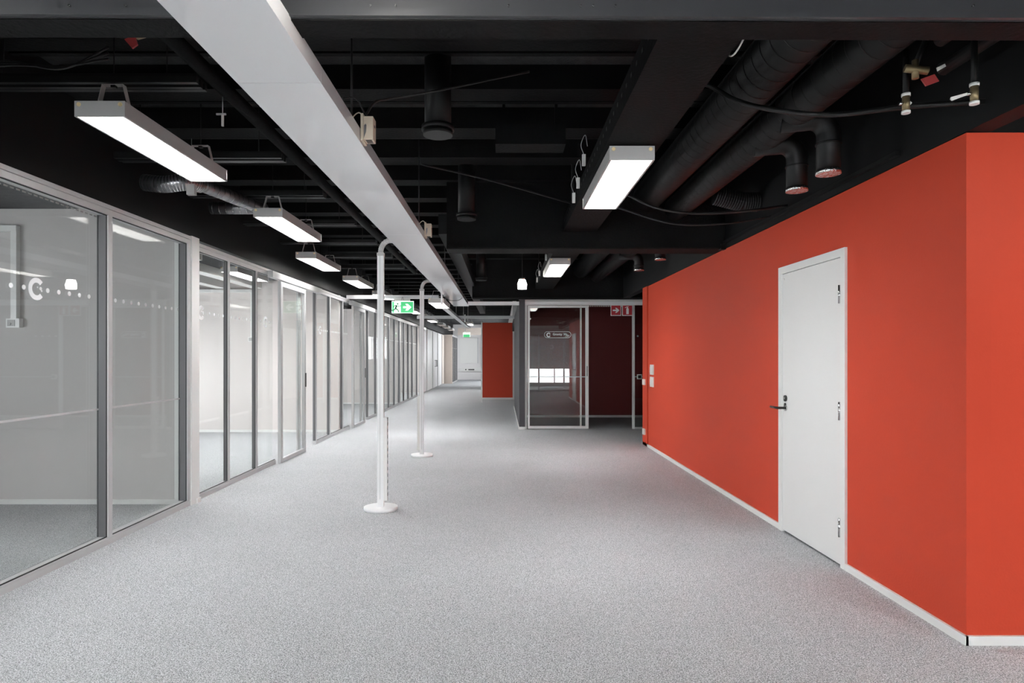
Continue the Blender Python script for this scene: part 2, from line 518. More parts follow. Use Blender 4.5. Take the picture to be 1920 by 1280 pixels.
room_wall(6.03, 6.11, 'wall_office_nearest', 'pale wall closing the nearest glazed office', 2.78)
room_wall(11.75, 11.87, 'wall_office_second', 'bright white wall closing the second glazed office', 2.78)
room_wall(18.75, 18.87, 'wall_office_third', 'pale wall closing the third glazed office', 2.78)
room_wall(24.0, 24.12, 'wall_office_fourth', 'pale wall closing the fourth glazed office', 2.78)

# outer wall on the left with a window band per office
WIN = [(0.9, 3.9, 1.0, 2.1), (6.9, 11.1, 0.55, 1.6), (13.0, 17.4, 0.75, 1.9), (19.8, 23.0, 0.75, 1.9), (33.5, 37.5, 1.0, 2.1)]
ow = B()
prev = -5.2
for (a, b_, z0, z1) in WIN:
    ow.box(-6.95, -6.8, prev, a, 0, HC)
    ow.box(-6.95, -6.8, a, b_, 0, z0)
    ow.box(-6.95, -6.8, a, b_, z1, HC)
    prev = b_
ow.box(-6.95, -6.8, prev, 40, 0, HC)
tag(ow.build('wall_outer_left', M['white']), 'outer wall of the glazed offices with its window band', 'wall', kind='structure')
names = ['nearest', 'second', 'third', 'fourth', 'farthest']
for i, (a, b_, z0, z1) in enumerate(WIN):
    t = thing('window_%d' % (i + 1), (-6.88, (a + b_) / 2, z0), 'daylight window on the outer side of the %s office' % names[i], 'window', kind='structure')
    fr = B()
    fr.box(-6.92, -6.84, a, b_, z0, z0 + 0.06).box(-6.92, -6.84, a, b_, z1 - 0.06, z1)
    n = max(2, int((b_ - a) / 1.3))
    for k in range(n + 1):
        y = a + (b_ - a - 0.06) * k / n
        fr.box(-6.92, -6.84, y, y + 0.06, z0 + 0.06, z1 - 0.06)
    fr.build('window_frame', M['alu'], t)
    B().box(-6.89, -6.885, a + 0.06, b_ - 0.06, z0 + 0.06, z1 - 0.06).build('pane', M['glassdim'], t)
    portal((-6.99, (a + b_) / 2, (z0 + z1) / 2), (0, -PI / 2, 0), z1 - z0, b_ - a)

# room behind the viewer: window wall with blinds, seen in reflections
ow = B()
WX = [(-6.0, -3.4), (-2.8, 0.6), (0.9, 5.4)]
prev = -7.0
for a, b_ in WX:
    ow.box(prev, a, -5.2, -5.05, 0, HC)
    ow.box(a, b_, -5.2, -5.05, 0, 0.12)
    ow.box(a, b_, -5.2, -5.05, 2.4, HC)
    prev = b_
ow.box(prev, 6.1, -5.2, -5.05, 0, HC)
tag(ow.build('wall_behind_viewer', M['white']), 'white outer wall with tall windows behind the viewer', 'wall', kind='structure')
for i, (a, b_) in enumerate(WX):
    t = thing('window_%d' % (i + 6), ((a + b_) / 2, -5.12, 0.12), 'tall window behind the viewer, %s' % ('beside the outer corner', 'in the middle', 'behind the red wall side')[i], 'window', kind='structure')
    fr = B()
    fr.box(a, b_, -5.16, -5.08, 0.12, 0.18).box(a, b_, -5.16, -5.08, 2.34, 2.4)
    for k in range(4):
        x = a + (b_ - a - 0.05) * k / 3
        fr.box(x, x + 0.05, -5.16, -5.08, 0.18, 2.34)
    fr.build('window_frame', M['alu'], t)
    B().box(a + 0.05, b_ - 0.05, -5.125, -5.12, 0.18, 2.34).build('pane', M['glassdim'], t)
    portal(((a + b_) / 2, -5.24, 1.26), (PI / 2, 0, PI), b_ - a, 2.28)
    if i < 2:
        # blinds drawn up under the lintel
        tag(B().box(a, b_, -5.04, -4.98, 2.28, 2.42).build('venetian_blind', M['blind'], bevel=0.004), 'grey blind drawn right up, %s window behind the viewer' % ('outer', 'middle')[i], 'blind', 'blinds behind the viewer')
        continue
    bl = B()
    z = 0.82
    while z < 2.38:
        bl.hexa([(a, -5.030, z), (b_, -5.030, z), (b_, -5.012, z + 0.042), (a, -5.012, z + 0.042),
                 (a, -5.033, z + 0.002), (b_, -5.033, z + 0.002), (b_, -5.015, z + 0.044), (a, -5.015, z + 0.044)])
        z += 0.045
    tag(bl.build('venetian_blind', M['blind']), 'grey slatted blind lowered over most of the window behind the viewer', 'blind', 'blinds behind the viewer', 'stuff')


# ------------------------------------------------------------------ glazed partitions along the left
GX = -2.912        # corridor face of the left glazing
ZS, ZH0, ZH1 = 0.055, 2.435, 2.51


def c_logo(b, x, y, z, r=0.072, axis='y', flip=1, d=0.0015):
    """open ring with a small spark in the gap, on a pane at x (facing +x) or y (facing -y)"""
    def pt(u, v, dd=0.0):
        return (x + dd, y + u * flip, z + v) if axis == 'y' else (x + u * flip, y - dd, z + v)
    n = 22
    a0, a1 = math.radians(42), math.radians(318)
    ri = r * 0.56
    for k in range(n):
        t0 = a0 + (a1 - a0) * k / n
        t1 = a0 + (a1 - a0) * (k + 1) / n
        q = [(r * math.cos(t0), r * math.sin(t0)), (r * math.cos(t1), r * math.sin(t1)),
             (ri * math.cos(t1), ri * math.sin(t1)), (ri * math.cos(t0), ri * math.sin(t0))]
        b.prism([pt(u, v) for u, v in q], (d, 0, 0) if axis == 'y' else (0, -d, 0))
    for (u, v, s) in ((0.50, 0.08, 0.17), (0.12, 0.16, 0.08), (0.62, -0.12, 0.10)):
        b.prism([pt(r * (u + s * math.cos(k * PI / 3)), r * (v + s * math.sin(k * PI / 3))) for k in range(6)],
                (d, 0, 0) if axis == 'y' else (0, -d, 0))


def dots(b, x, ys, z, r=0.016, axis='y', d=0.0015):
    for y in ys:
        if axis == 'y':
            b.prism([(x, y + r * math.cos(k * PI / 6), z + r * math.sin(k * PI / 6)) for k in range(12)], (d, 0, 0))
        else:
            b.prism([(y + r * math.cos(k * PI / 6), x, z + r * math.sin(k * PI / 6)) for k in range(12)], (0, -d, 0))


def glazing(name, label, y0, y1, bars, logos, x=GX, first=None, mw=0.042, deep=0.052, line=True, zh=ZH1, ends=(True, True)):
    t = thing(name, (x, (y0 + y1) / 2, 0), label, 'glass partition', kind='structure')
    s = B().box(x - deep, x, y0, y1, 0, ZS - 0.012).box(x - deep, x - 0.004, y0, y1, ZS - 0.012, ZS)
    s.build('sill', M['alu'], t, bevel=0.002, seg=1)
    h = B().box(x - deep, x + 0.006, y0, y1, zh - 0.03, zh).box(x - deep, x, y0, y1, zh - 0.075, zh - 0.033)
    h.build('head_rail', M['alu'], t, bevel=0.002, seg=1)
    edges = ([y0] if ends[0] else []) + list(bars) + ([y1 - mw] if ends[1] else [])
    for y in edges:
        B().box(x - 0.010, x, y, y + mw, ZS, zh - 0.075).build('mullion', M['alu'], t, bevel=0.002, seg=1)
        B().box(x - 0.018, x - 0.010, y - 0.001, y + mw + 0.001, ZS, zh - 0.075).build('gasket', M['gasket'], t)
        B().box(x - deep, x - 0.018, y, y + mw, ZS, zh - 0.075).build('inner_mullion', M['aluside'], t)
    ed = sorted(([y0 + (mw if ends[0] else 0)] + [q for y in bars for q in (y, y + mw)] + [y1 - (mw if ends[1] else 0)]))
    for a, b_ in zip(ed[0::2], ed[1::2]):
        if b_ - a < 0.05:
            continue
        px_ = x - deep + 0.012
        p = B().box(px_ - 0.010, px_, a, b_, ZS, zh - 0.075).build('pane', M['glass'], t)
        g = B().box(x - 0.018, x - 0.010, a, b_, ZS, ZS + 0.006)
        g.box(x - 0.018, x - 0.010, a, b_, zh - 0.081, zh - 0.075)
        g.build('edge_seal', M['gasket'], t)
        if line:
            B().box(px_ + 0.0005, px_ + 0.0025, a, b_, 0.993, 1.007).build('joint_strip', M['alu'], t)
        v = B()
        ys = []
        yq = math.ceil((a + 0.02) / 0.105) * 0.105
        lg = [l for l in logos if a < l < b_]
        while yq < b_ - 0.02:
            if all(abs(yq - l) > 0.088 for l in lg):
                ys.append(yq)
            yq += 0.105
        dots(v, px_ + 0.0005, ys, 1.822)
        for l in lg:
            c_logo(v, px_ + 0.0005, l, 1.822)
        if ys or lg:
            v.build('dot_band', M['sticker'], t)
    return t


gA = glazing('window_9', 'nearest glazed office front with black seals and a ring logo band', -0.9, 5.972,
        [4.73 - 1.24 * k for k in range(4)], [4.10, 1.2], mw=0.05, deep=0.085, ends=(False, True))
pf = B()
y = 2.0
while y < 4.7:
    pf.box(GX - 0.090, GX - 0.088, y, y + 0.03, 2.418, 2.428)
    y += 0.05
tag(pf.build('blind_edge', M['lampbody'], gA), kind='stuff')
t = thing('trim_1', (-2.97, 6.04, 0), 'broad white aluminium post at the end of the nearest glass front', 'post', kind='structure')
B().box(-3.06, -2.897, 5.972, 6.118, 0, 2.515).build('post', M['trim'], t, bevel=0.004, seg=1)
B().box(-2.897, -2.885, 6.06, 6.128, 0, 0.045).build('skirting_stub', M['trim'], t)
glazing('window_10', 'glass front of the second office beside the broad white post', 6.118, 8.30, [6.865, 7.645], [6.33, 8.05],
        x=-2.94, zh=2.485, line=False, ends=(False, False))
glazing('window_11', 'short glass front past the open doorway of the second office', 10.13, 11.87, [10.95], [10.5],
        x=-2.95, zh=2.485, line=False)
glazing('window_12', 'narrow dim pane before the third office sliding door', 11.87, 12.34, [], [],
        x=-2.95, zh=2.485, line=False, ends=(False, False))
glazing('window_13', 'long row of narrow glass panels behind the two floor poles', 14.1, 22.3,
        [15.0, 15.97, 16.75, 17.6, 18.45, 19.3, 20.2, 21.1], [16.4, 19.8], mw=0.032, x=-2.955, zh=2.485, line=False)
glazing('window_14', 'farthest glass front, beyond the beige end panel', 32.82, 36.6, [33.7, 34.6, 35.6], [], x=-2.57, zh=2.5, line=False)


def sliding_door(name, y0, y1, yh0, yh1, label, x=-2.862, handle=True):
    t = thing(name, (x, (y0 + y1) / 2, 0), label, 'glass door', kind='structure')
    B().box(x - 0.055, x + 0.012, yh0, yh1, 2.375, 2.455).build('track_cover', M['alu'], t, bevel=0.003, seg=1)
    f = B()
    f.box(x - 0.04, x, y0, y0 + 0.075, 0.012, 2.36)
    f.box(x - 0.04, x, y1 - 0.055, y1, 0.012, 2.36)
    f.box(x - 0.04, x, y0 + 0.075, y1 - 0.055, 0.012, 0.062)
    f.box(x - 0.04, x, y0 + 0.075, y1 - 0.055, 2.30, 2.36)
    f.build('door_frame', M['alu'], t, bevel=0.002, seg=1)
    B().box(x - 0.025, x - 0.015, y0 + 0.075, y1 - 0.055, 0.062, 2.30).build('pane', M['glass'], t)
    B().box(x - 0.075, x - 0.05, y1 - 0.20, y1 - 0.165, 0.0, 2.37).build('guide_post', M['alu'], t)
    B().box(x - 0.075, x - 0.05, y1 - 0.12, y1 - 0.085, 0.0, 2.37).build('guide_post', M['alu'], t)
    if handle:
        B().box(x, x + 0.012, y1 - 0.035, y1 - 0.012, 0.95, 1.15).build('pull_handle', M['darkmetal'], t, bevel=0.004)
    return t


sliding_door('door_2', 8.27, 9.32, 7.95, 10.12, 'sliding glass door of the second office, slid open over its pane')
sliding_door('door_3', 12.30, 13.36, 12.15, 14.35, 'sliding glass door of the third office, nearer the exit sign')
sliding_door('door_4', 22.3, 23.35, 22.2, 23.9, 'distant sliding glass door just before the tall cupboards')

# tall cupboards further down the left side
for k in range(8):
    y0 = 24.2 + k * 1.05
    lab = ['white cupboard front nearest the glass row', 'second tall white cupboard front from the glass row', 'third tall white cupboard front from the glass row',
           'white cupboard front with a black bar handle, nearer of two', 'white cupboard front with a black bar handle, farther of two',
           'tall white cupboard front just past the two black handles', 'last but one tall white cupboard front', 'tall white cupboard front touching the beige end panel'][k]
    t = thing('tall_cupboard', (-3.05, y0 + 0.5, 0), lab, 'cupboard', 'tall cupboards at the far left')
    B().box(-3.55, -3.04, y0, y0 + 1.05, 0, 2.5).build('body', M['aludark'], t)
    B().box(-3.04, -2.99 + (0.02 if k % 2 else 0), y0 + 0.06, y0 + 0.99, 0.03, 2.46).build('door', M['door'] if k != 7 else M['wood'], t, bevel=0.004, seg=1)
    if k in (3, 4):
        xx = -2.97
        yy = y0 + (0.80 if k == 3 else 0.2)
        B().tube([(xx, yy, 0.95), (xx + 0.06, yy, 0.95), (xx + 0.06, yy, 1.22), (xx, yy, 1.22)], 0.014, 8).build('handle', M['darkmetal'], t)

# ------------------------------------------------------------------ glazed meeting room front
gy = 12.30
t = thing('window_15', (1.6, gy, 0), 'glazed meeting room front under the white rail, beside the charcoal wall', 'glass partition', kind='structure')
B().box(-0.66, 6.1, gy - 0.05, gy + 0.02, 2.372, 2.44).build('head_rail', M['polewhite'], t, bevel=0.002, seg=1)
B().box(0.32, 6.1, gy + 0.06, gy + 0.10, 2.44, 2.50).build('upper_board', M['plastic'], t)
B().box(0.432, 0.475, gy - 0.02, gy + 0.05, 0, 2.372).build('mullion', M['trim'], t)
B().box(1.495, 1.525, gy + 0.015, gy + 0.05, 0, 2.372).build('mullion', M['trim'], t)
B().box(2.50, 2.54, gy - 0.02, gy + 0.05, 0, 2.372).build('mullion', M['trim'], t)
B().box(2.54, 6.1, gy - 0.02, gy + 0.03, 0, 0.035).build('sill', M['alu'], t)
B().box(0.475, 1.495, gy + 0.03, gy + 0.04, 0.03, 2.372).build('pane', M['glass'], t)
B().box(2.54, 4.0, gy, gy + 0.010, 0.035, 2.372).build('pane', M['glass'], t)
B().box(4.0, 6.1, gy, gy + 0.010, 0.035, 2.372).build('pane', M['glass'], t)
B().box(2.54, 4.0, gy - 0.003, gy - 0.001, 0.993, 1.007).build('joint_strip', M['alu'], t)
v = B(); dots(v, gy - 0.001, [2.60, 2.73, 2.86, 2.99], 1.78, 0.018, axis='x')
v.build('dot_band', M['sticker'], t)
tp = B()
x = 0.5
while x < 2.45:
    tp.box(x, x + 0.02, gy + 0.05, gy + 0.055, 2.35, 2.37)
    x += 0.035
tag(tp.build('blind_edge', M['plastic'], t), kind='stuff')
sd = thing('door_5', (1.05, gy - 0.07, 0), 'sliding meeting room door in white aluminium, lettering on its glass', 'glass door', kind='structure')
dy = gy - 0.085
f = B()
f.box(0.485, 0.522, dy, dy + 0.03, 0.012, 2.36).box(1.585, 1.645, dy, dy + 0.03, 0.012, 2.36)
f.box(0.522, 1.585, dy, dy + 0.03, 0.012, 0.062).box(0.522, 1.585, dy, dy + 0.03, 2.32, 2.36)
f.build('door_frame', M['trim'], sd, bevel=0.002, seg=1)
B().box(0.522, 1.585, dy + 0.010, dy + 0.018, 0.062, 2.32).build('pane', M['glass'], sd)
B().box(0.522, 1.585, dy + 0.006, dy + 0.009, 0.993, 1.007).build('joint_strip', M['alu'], sd)
B().tube([(1.615, dy, 1.02), (1.615, dy - 0.02, 1.02), (1.615, dy - 0.02, 1.20), (1.615, dy, 1.20)], 0.006, 8).build('pull_handle', M['darkmetal'], sd)
v = B()
# rounded outline of the room name plate
cx, cz, hw, hr = 1.055, 1.805, 0.195, 0.062
out, inn = [], []
for k in range(41):
    a = -PI / 2 + PI * k / 40
    out.append((cx + hw + hr * math.cos(a), cz + hr * math.sin(a))); inn.append((cx + hw + (hr - .007) * math.cos(a), cz + (hr - .007) * math.sin(a)))
for k in range(41):
    a = PI / 2 + PI * k / 40
    out.append((cx - hw + hr * math.cos(a), cz + hr * math.sin(a))); inn.append((cx - hw + (hr - .007) * math.cos(a), cz + (hr - .007) * math.sin(a)))
n = len(out)
for k in range(n):
    q = (out[k], out[(k + 1) % n], inn[(k + 1) % n], inn[k])
    if (Vector(q[0]) - Vector(q[1])).length < 1e-6:
        continue
    v.prism([(a, dy + 0.009, b_) for a, b_ in q], (0, -0.002, 0))
v.build('name_outline', M['lettervinyl'], sd)
v = B()
c_logo(v, 0.885, dy + 0.009, 1.80, 0.045, axis='x')
v.build('ring_logo', M['lettervinyl'], sd)
v = B()
RX = Matrix.Rotation(PI / 2, 4, 'X')
text_faces(v, 'Gravity', 0.060, Matrix.Translation((1.052, dy + 0.008, 1.812)) @ RX)
for ch, xx, zz, an in (('W', 1.196, 1.811, -6), ('a', 1.238, 1.802, -20), ('y', 1.267, 1.788, -36)):
    text_faces(v, ch, 0.060, Matrix.Translation((xx, dy + 0.008, zz)) @ Matrix.Rotation(math.radians(-an), 4, 'Y') @ RX)
v.build('lettering', M['lettervinyl'], sd)

# two fire signs under the rail
def sign_base(x0, label):
    t = thing('fire_sign', (x0 + 0.1, 12.2, 2.165), label, 'sign', 'red fire signs under the rail')
    B().box(x0, x0 + 0.20, 12.205, 12.213, 2.165, 2.372).build('plate', M['signwhite'], t)
    B().box(x0 + 0.012, x0 + 0.188, 12.202, 12.2055, 2.177, 2.360).build('red_field', M['signred'], t)
    return t


t = sign_base(2.065, 'red square sign with a white arrow pointing right')
ax, az = 2.165, 2.268
B().prism([(ax + u, 12.2025, az + w_) for u, w_ in
           ((-.062, -.014), (.008, -.014), (-.016, -.048), (.014, -.048), (.066, 0), (.014, .048), (-.016, .048), (.008, .014), (-.062, .014))][::-1],
          (0, -0.002, 0)).build('arrow', M['signwhite'], t)
t = sign_base(2.285, 'red square sign with a white fire extinguisher symbol')
ax = 2.385
g = B()
g.prism([(ax + u, 12.2025, az + w_) for u, w_ in ((-.024, -.072), (.024, -.072), (.024, .030), (.012, .046), (-.012, .046), (-.024, .030))], (0, -.002, 0))
g.prism([(ax + u, 12.2025, az + w_) for u, w_ in ((-.008, .046), (.008, .046), (.008, .062), (.024, .066), (.024, .074), (-.012, .074), (-.052, .052), (-.046, .044), (-.008, .060))], (0, -.002, 0))
g.build('extinguisher_symbol', M['signwhite'], t)
# access reader on the right pane
t = thing('card_reader', (2.62, 12.28, 0.95), 'small square white and black card reader on the right pane', 'card reader')
B().box(2.585, 2.675, 12.270, 12.297, 0.955, 1.045).build('plate', M['plastic'], t, bevel=0.004)
B().box(2.60, 2.66, 12.262, 12.270, 0.97, 1.03).build('black_face', M['gasket'], t, bevel=0.003)

# thin distant white post in front of the far red wall
t = thing('trim_2', (-0.62, 19.2, 0), 'thin white post standing just before the distant red panel', 'post', kind='structure')
B().box(-0.64, -0.60, 19.2, 19.24, 0, 2.45).build('post', M['trim'], t)

# ------------------------------------------------------------------ suspended rails
def rail(x0, x1, y, z0, z1, label, m='polewhite', dy_=0.06):
    t = thing('suspended_rail', ((x0 + x1) / 2, y, z0), label, 'rail', 'white rails under the ceiling')
    B().box(x0, x1, y - dy_ / 2, y + dy_ / 2, z0, z1).build('profile', M[m], t, bevel=0.003, seg=1)
    for x in (x0 + 0.3, x1 - 0.3):
        B().tube([(x, y, z1), (x, y, HC)], 0.004, 6).build('hanger_rod', M['blacksteel'], t)
    B().box(x0, x1, y - dy_ / 2 - 0.004, y - dy_ / 2, (z0 + z1) / 2 - 0.002, (z0 + z1) / 2 + 0.002).build('slot', M['aludark'], t)
    return t


rail(-2.93, -1.20, 12.05, 2.475, 2.54, 'white suspended rail that carries the green exit sign')
rail(-2.3, 0.32, 17.25, 2.405, 2.485, 'second white suspended rail, farther down the corridor', 'alu')

# ------------------------------------------------------------------ glossy white cable beam
XL, XR, ZB = -0.995, -0.68, 2.415
t = thing('cable_beam', (-0.84, 6, ZB), 'long glossy white cable beam under the black ceiling, poles beneath it', 'cable beam')
for (a, b_) in ((-0.6, 2.40), (2.404, 5.40), (5.404, 8.40), (8.404, 11.0), (11.004, 13.1)):
    w = B()
    w.box(XL, XR, a, b_, ZB, ZB + 0.004)
    w.box(XR - 0.003, XR, a, b_, ZB + 0.004, ZB + 0.065)
    w.box(XL, XL + 0.003, a, b_, ZB + 0.004, ZB + 0.065)
    w.build('cover_length', M['gloss'], t)
B().box(XL + 0.05, XR - 0.05, -0.6, 13.1, ZB + 0.025, ZB + 0.055).build('inner_tray', M['aludark'], t)
for y in (3.1, 5.6, 8.1, 10.6):
    B().tube([(XR - 0.05, y, ZB + 0.055), (XR - 0.05, y, HC)], 0.005, 8).build('hanger_rod', M['blacksteel'], t)
    B().box(XL + 0.02, XR - 0.02, y - 0.015, y + 0.015, ZB + 0.066, ZB + 0.078).build('crossbar', M['aludark'], t)
t = thing('cable_duct', (-1.15, 16, 2.345), 'narrow white cable trunk continuing beyond the glossy beam', 'cable duct')
B().box(-1.21, -1.10, 12.2, 22.0, 2.345, 2.40).build('trunk', M['polewhite'], t, bevel=0.004, seg=1)
for y in (13, 16, 19, 21.5):
    B().tube([(-1.155, y, 2.4), (-1.155, y, HC)], 0.005, 6).build('hanger_rod', M['lampbody'], t)


# ------------------------------------------------------------------ floor poles with flexible tops
def pole(x, y, side, label, sy):
    t = thing('power_pole', (x, y, 0), label, 'power pole', 'white power poles under the cable beam')
    b = B().cyl((x, y), 0.152, 0.0, 0.030, 48)
    b.build('base_plate', M['polewhite'], t, bevel=0.003)
    b = B().box(x - 0.028, x + 0.028, y - 0.024, y + 0.024, 0.030, 2.32)
    b.build('pole', M['polewhite'], t, bevel=0.007, seg=3)
    bl = B().box(x - 0.0295, x - 0.0285, y - 0.004, y + 0.004, 0.1, 2.3)
    bl.box(x - 0.003, x - 0.001, y - 0.0255, y - 0.0235, 0.1, 2.3)
    bl.build('groove', M['aludark'], t)
    x0, x1 = (x + 0.029, x + 0.062) if side > 0 else (x - 0.062, x - 0.029)
    s = B().box(x0, x1, y - 0.022, y + 0.022, 0.085, 0.835).build('socket_strip', M['plastic'], t, bevel=0.003, seg=1)
    z = 0.14
    fx = x1 if side > 0 else x0
    while z < 0.8:
        B().tube([(fx - 0.001, y, z), (fx + 0.0018 * side, y, z)], 0.017, 14).build('socket', M['aludark'], s)
        z += 0.058
    B().box(x0, x1, y - 0.0235, y + 0.0235, 0.81, 0.836).build('strip_end_cap', M['trim'], s)
    # corrugated hose: up, over and into the beam
    pts = []
    R = 0.088
    for k in range(13):
        a = PI - PI / 2 * k / 12
        pts.append((x + R + R * math.cos(a), y, 2.335 + R * 1.22 * math.sin(a)))
    pts = [(x, y, 2.315)] + pts + [(x + 0.13, y, 2.335 + R * 1.22), (x + 0.28, y, 2.453)]
    B().tube(pts, 0.0215, 16, corr=0.004, per=0.013).build('flexible_hose', M['hose'], t)
    B().box(x - 0.031, x + 0.031, y - 0.027, y + 0.027, 2.30, 2.328).build('collar', M['hose'], t, bevel=0.003)
    return t


pole(-1.104, 5.81, 1, 'white power pole nearer the viewer, socket strip on its right flank', 1)
pole(-1.122, 8.92, -1, 'white power pole farther back, socket strip on its left flank', 1)


# ------------------------------------------------------------------ luminaires
def make_luminaire(strap=True):
    t = thing('luminaire', (0, 0, 0), 'x', 'ceiling light', 'rectangular ceiling luminaires')
    W, Ln, H = 0.1315, 1.25, 0.082
    h = B()
    h.box(-W, W, 0, Ln, H - 0.004, H)
    h.box(-W, -W + 0.004, 0.003, Ln - 0.003, 0.004, H - 0.004).box(W - 0.004, W, 0.003, Ln - 0.003, 0.004, H - 0.004)
    h.box(-W - 0.002, -W + 0.010, 0, Ln, 0, 0.012).box(W - 0.010, W + 0.002, 0, Ln, 0, 0.012)
    h.build('housing', M['lampbody'], t)
    for y0, s in ((0, -1), (Ln, 1)):
        e = B().box(-W - 0.002, W + 0.002, y0 - 0.006 * (s < 0), y0 + 0.006 * (s > 0), 0, H + 0.001).build('end_cap', M['lampbody'], t, bevel=0.002, seg=1)
        for sx in (-1, 1):
            yb = y0 + 0.006 * s
            B().tube([(sx * (W - 0.022), yb, H - 0.018), (sx * (W - 0.022), yb + 0.004 * s, H - 0.018)], 0.011, 12).build('screw', M['screw'], e)
    B().box(-W + 0.012, W - 0.012, 0.012, Ln - 0.012, 0.070, 0.072).build('optic', M['lamp'], t)
    lv = B()
    n = 26
    for k in range(n):
        y = 0.025 + k * (Ln - 0.05) / (n - 1)
        lv.box(-W + 0.005, W - 0.005, y - 0.001, y + 0.001, 0.004, 0.034)
    lv.box(-0.001, 0.001, 0.01, Ln - 0.01, 0.004, 0.034)
    tag(lv.build('louvre', M['plastic'], t), kind='stuff')
    if strap:
        for y in (0.12, Ln - 0.12):
            s = B()
            T = 0.135
            for sx in (-1, 1):
                s.hexa([(sx * 0.088 - .0015, y - .018, H), (sx * 0.088 + .0015, y - .018, H), (sx * 0.088 + .0015, y + .018, H), (sx * 0.088 - .0015, y + .018, H),
                        (sx * 0.056 - .0015, y - .018, H + T), (sx * 0.056 + .0015, y - .018, H + T), (sx * 0.056 + .0015, y + .018, H + T), (sx * 0.056 - .0015, y + .018, H + T)])
                s.box(min(sx * 0.088, sx * 0.105), max(sx * 0.088, sx * 0.105), y - .018, y + .018, H + 0.001, H + .003)
            s.box(-0.0575, 0.0575, y - .018, y + .018, H + T - .001, H + T + .002)
            s.build('hanging_strap', M['lampbody'], t)
            B().box(-0.012, 0.012, y - 0.012, y + 0.012, H + T - 0.014, H + T + 0.008).build('clamp', M['blacksteel'], t)
            B().tube([(0, y, H + T + 0.008), (0, y, 0.640)], 0.0035, 6).build('hanger_rod', M['blacksteel'], t)
    return t


lum_a = make_luminaire(True)
lum_b = make_luminaire(False)
first = {id(lum_a): True, id(lum_b): True}


def place(proto, x, y, z, label, group='rectangular ceiling luminaires'):
    if first[id(proto)]:
        o = proto
        first[id(proto)] = False
    else:
        o = copy_tree(proto)
    o.location = (x, y, z)
    o['label'] = label
    o['group'] = group


ZL = 2.658
left = [(-2.13, 3.39, 'largest hanging luminaire, lit, in front of the glazed offices'),
        (-2.135, 5.83, 'second lit luminaire of the row, by the silver duct'),
        (-2.54, 8.28, 'third lit luminaire of the row over the glass fronts'),
        (-2.54, 10.70, 'fourth lit luminaire, left of the nearer white pole top'),
        (-2.54, 13.12, 'fifth lit luminaire, half hidden by the nearer white pole'),
        (-2.54, 15.55, 'lit luminaire behind the green exit sign'),
        (-2.54, 17.95, 'lit luminaire peeping out under the green exit sign'),
        (-2.54, 20.3, 'small lit luminaire crossed by the farther white pole'),
        (-2.54, 22.7, 'last lit luminaire of the left row'),
        (-2.13, 0.75, 'lit luminaire over the viewer, ahead of the near glass front'),
        (-2.13, -2.6, 'lit luminaire behind the viewer on the glazed side'),
        (0.3, -3.2, 'added fill luminaire behind the viewer in mid room'),  # added out of view to light the foreground from behind
        (2.6, -2.6, 'added fill luminaire behind the viewer by the corner side')]  # likewise added out of view as fill from behind
for x, y, lb in left:
    place(lum_a, x, y, ZL, lb)
place(lum_a, -1.30, 25.0, 2.66, 'small lit luminaire hanging before the far beige bulkhead')
place(lum_a, -1.13, 10.9, 2.30, 'lit luminaire tucked under the far end of the glossy beam')
for x, y, lb in ((0.765, 3.78, 'large lit luminaire fixed under the broad black channel'),
                 (0.727, 8.08, 'smaller lit luminaire under the black channel beyond the second beam'),
                 (0.765, -0.7, 'lit luminaire under the black channel above the viewer'),
                 ):
    place(lum_b, x, y, 2.548, lb)
for x, y in ((2.55, 1.45), (4.3, 1.45)):  # two luminaires added out of view, turned to brighten the red return wall
    place(lum_a, x, y, ZL, 'lit luminaire over the open floor right of the viewer, added fill light, ' + ('nearer' if x < 4 else 'farther') + ' one')
    [o for o in bpy.data.objects if o.get('label', '').startswith('lit luminaire over the open floor') and abs(o.location.x - x) < 0.01][0].rotation_euler.z = -PI / 2
# unlit ones far away
for i, (x, y) in enumerate(((-2.5, 25.6), (-2.5, 28.0), (-2.5, 30.4))):
    t = thing('luminaire', (x, y, ZL), 'switched-off grey luminaire far down the corridor, %s of three' % ('nearest', 'middle', 'farthest')[i], 'ceiling light', 'switched-off luminaires far away')
    B().box(x - .13, x + .13, y, y + 1.25, ZL + .01, ZL + .09).build('housing', M['lampbody'], t, bevel=0.004)
    B().box(x - .115, x + .115, y + .02, y + 1.23, ZL, ZL + .01).build('louvre', M['wood'], t)
    B().tube([(x, y + 0.6, ZL + .09), (x, y + 0.6, HC)], 0.005, 6).build('hanger_rod', M['blacksteel'], t)
# luminaires inside the second office
for x, y, lb in ((-4.1, 7.2, 'lit luminaire inside the second glazed office, nearer the viewer'), (-4.1, 9.6, 'lit luminaire inside the second glazed office, farther in'),
                 (-4.1, 13.5, 'lit luminaire inside the third glazed office'), (-4.1, 20.6, 'lit luminaire inside the fourth glazed office')):
    place(lum_a, x, y, ZL, lb, 'luminaires inside the offices')

# broad black channel above the right-hand luminaires
t = thing('black_channel', (0.78, 6, 2.64), 'broad flat black channel carrying the right-hand luminaires', 'channel')
for (a, b_) in ((-1.2, 2.02), (2.2, 6.42), (6.75, 11.85)):
    w = B()
    w.box(0.615, 0.94, a, b_, 2.64, 2.645)
    w.box(0.612, 0.616, a, b_, 2.64, 2.78).box(0.936, 0.94, a, b_, 2.645, 2.78)
    w.build('channel_length', M['black'], t)
    k = B()
    y = a + 0.1
    while y < b_ - 0.1:
        k.box(0.6105, 0.612, y, y + 0.03, 2.715, 2.735)
        y += 0.12
    tag(k.build('slots', M['gasket'], t), kind='stuff')
    for y in (a + 0.5, b_ - 0.5):
        B().box(0.64, 0.66, y, y + 0.02, 2.645, HC).build('hanger', M['blacksteel'], t)

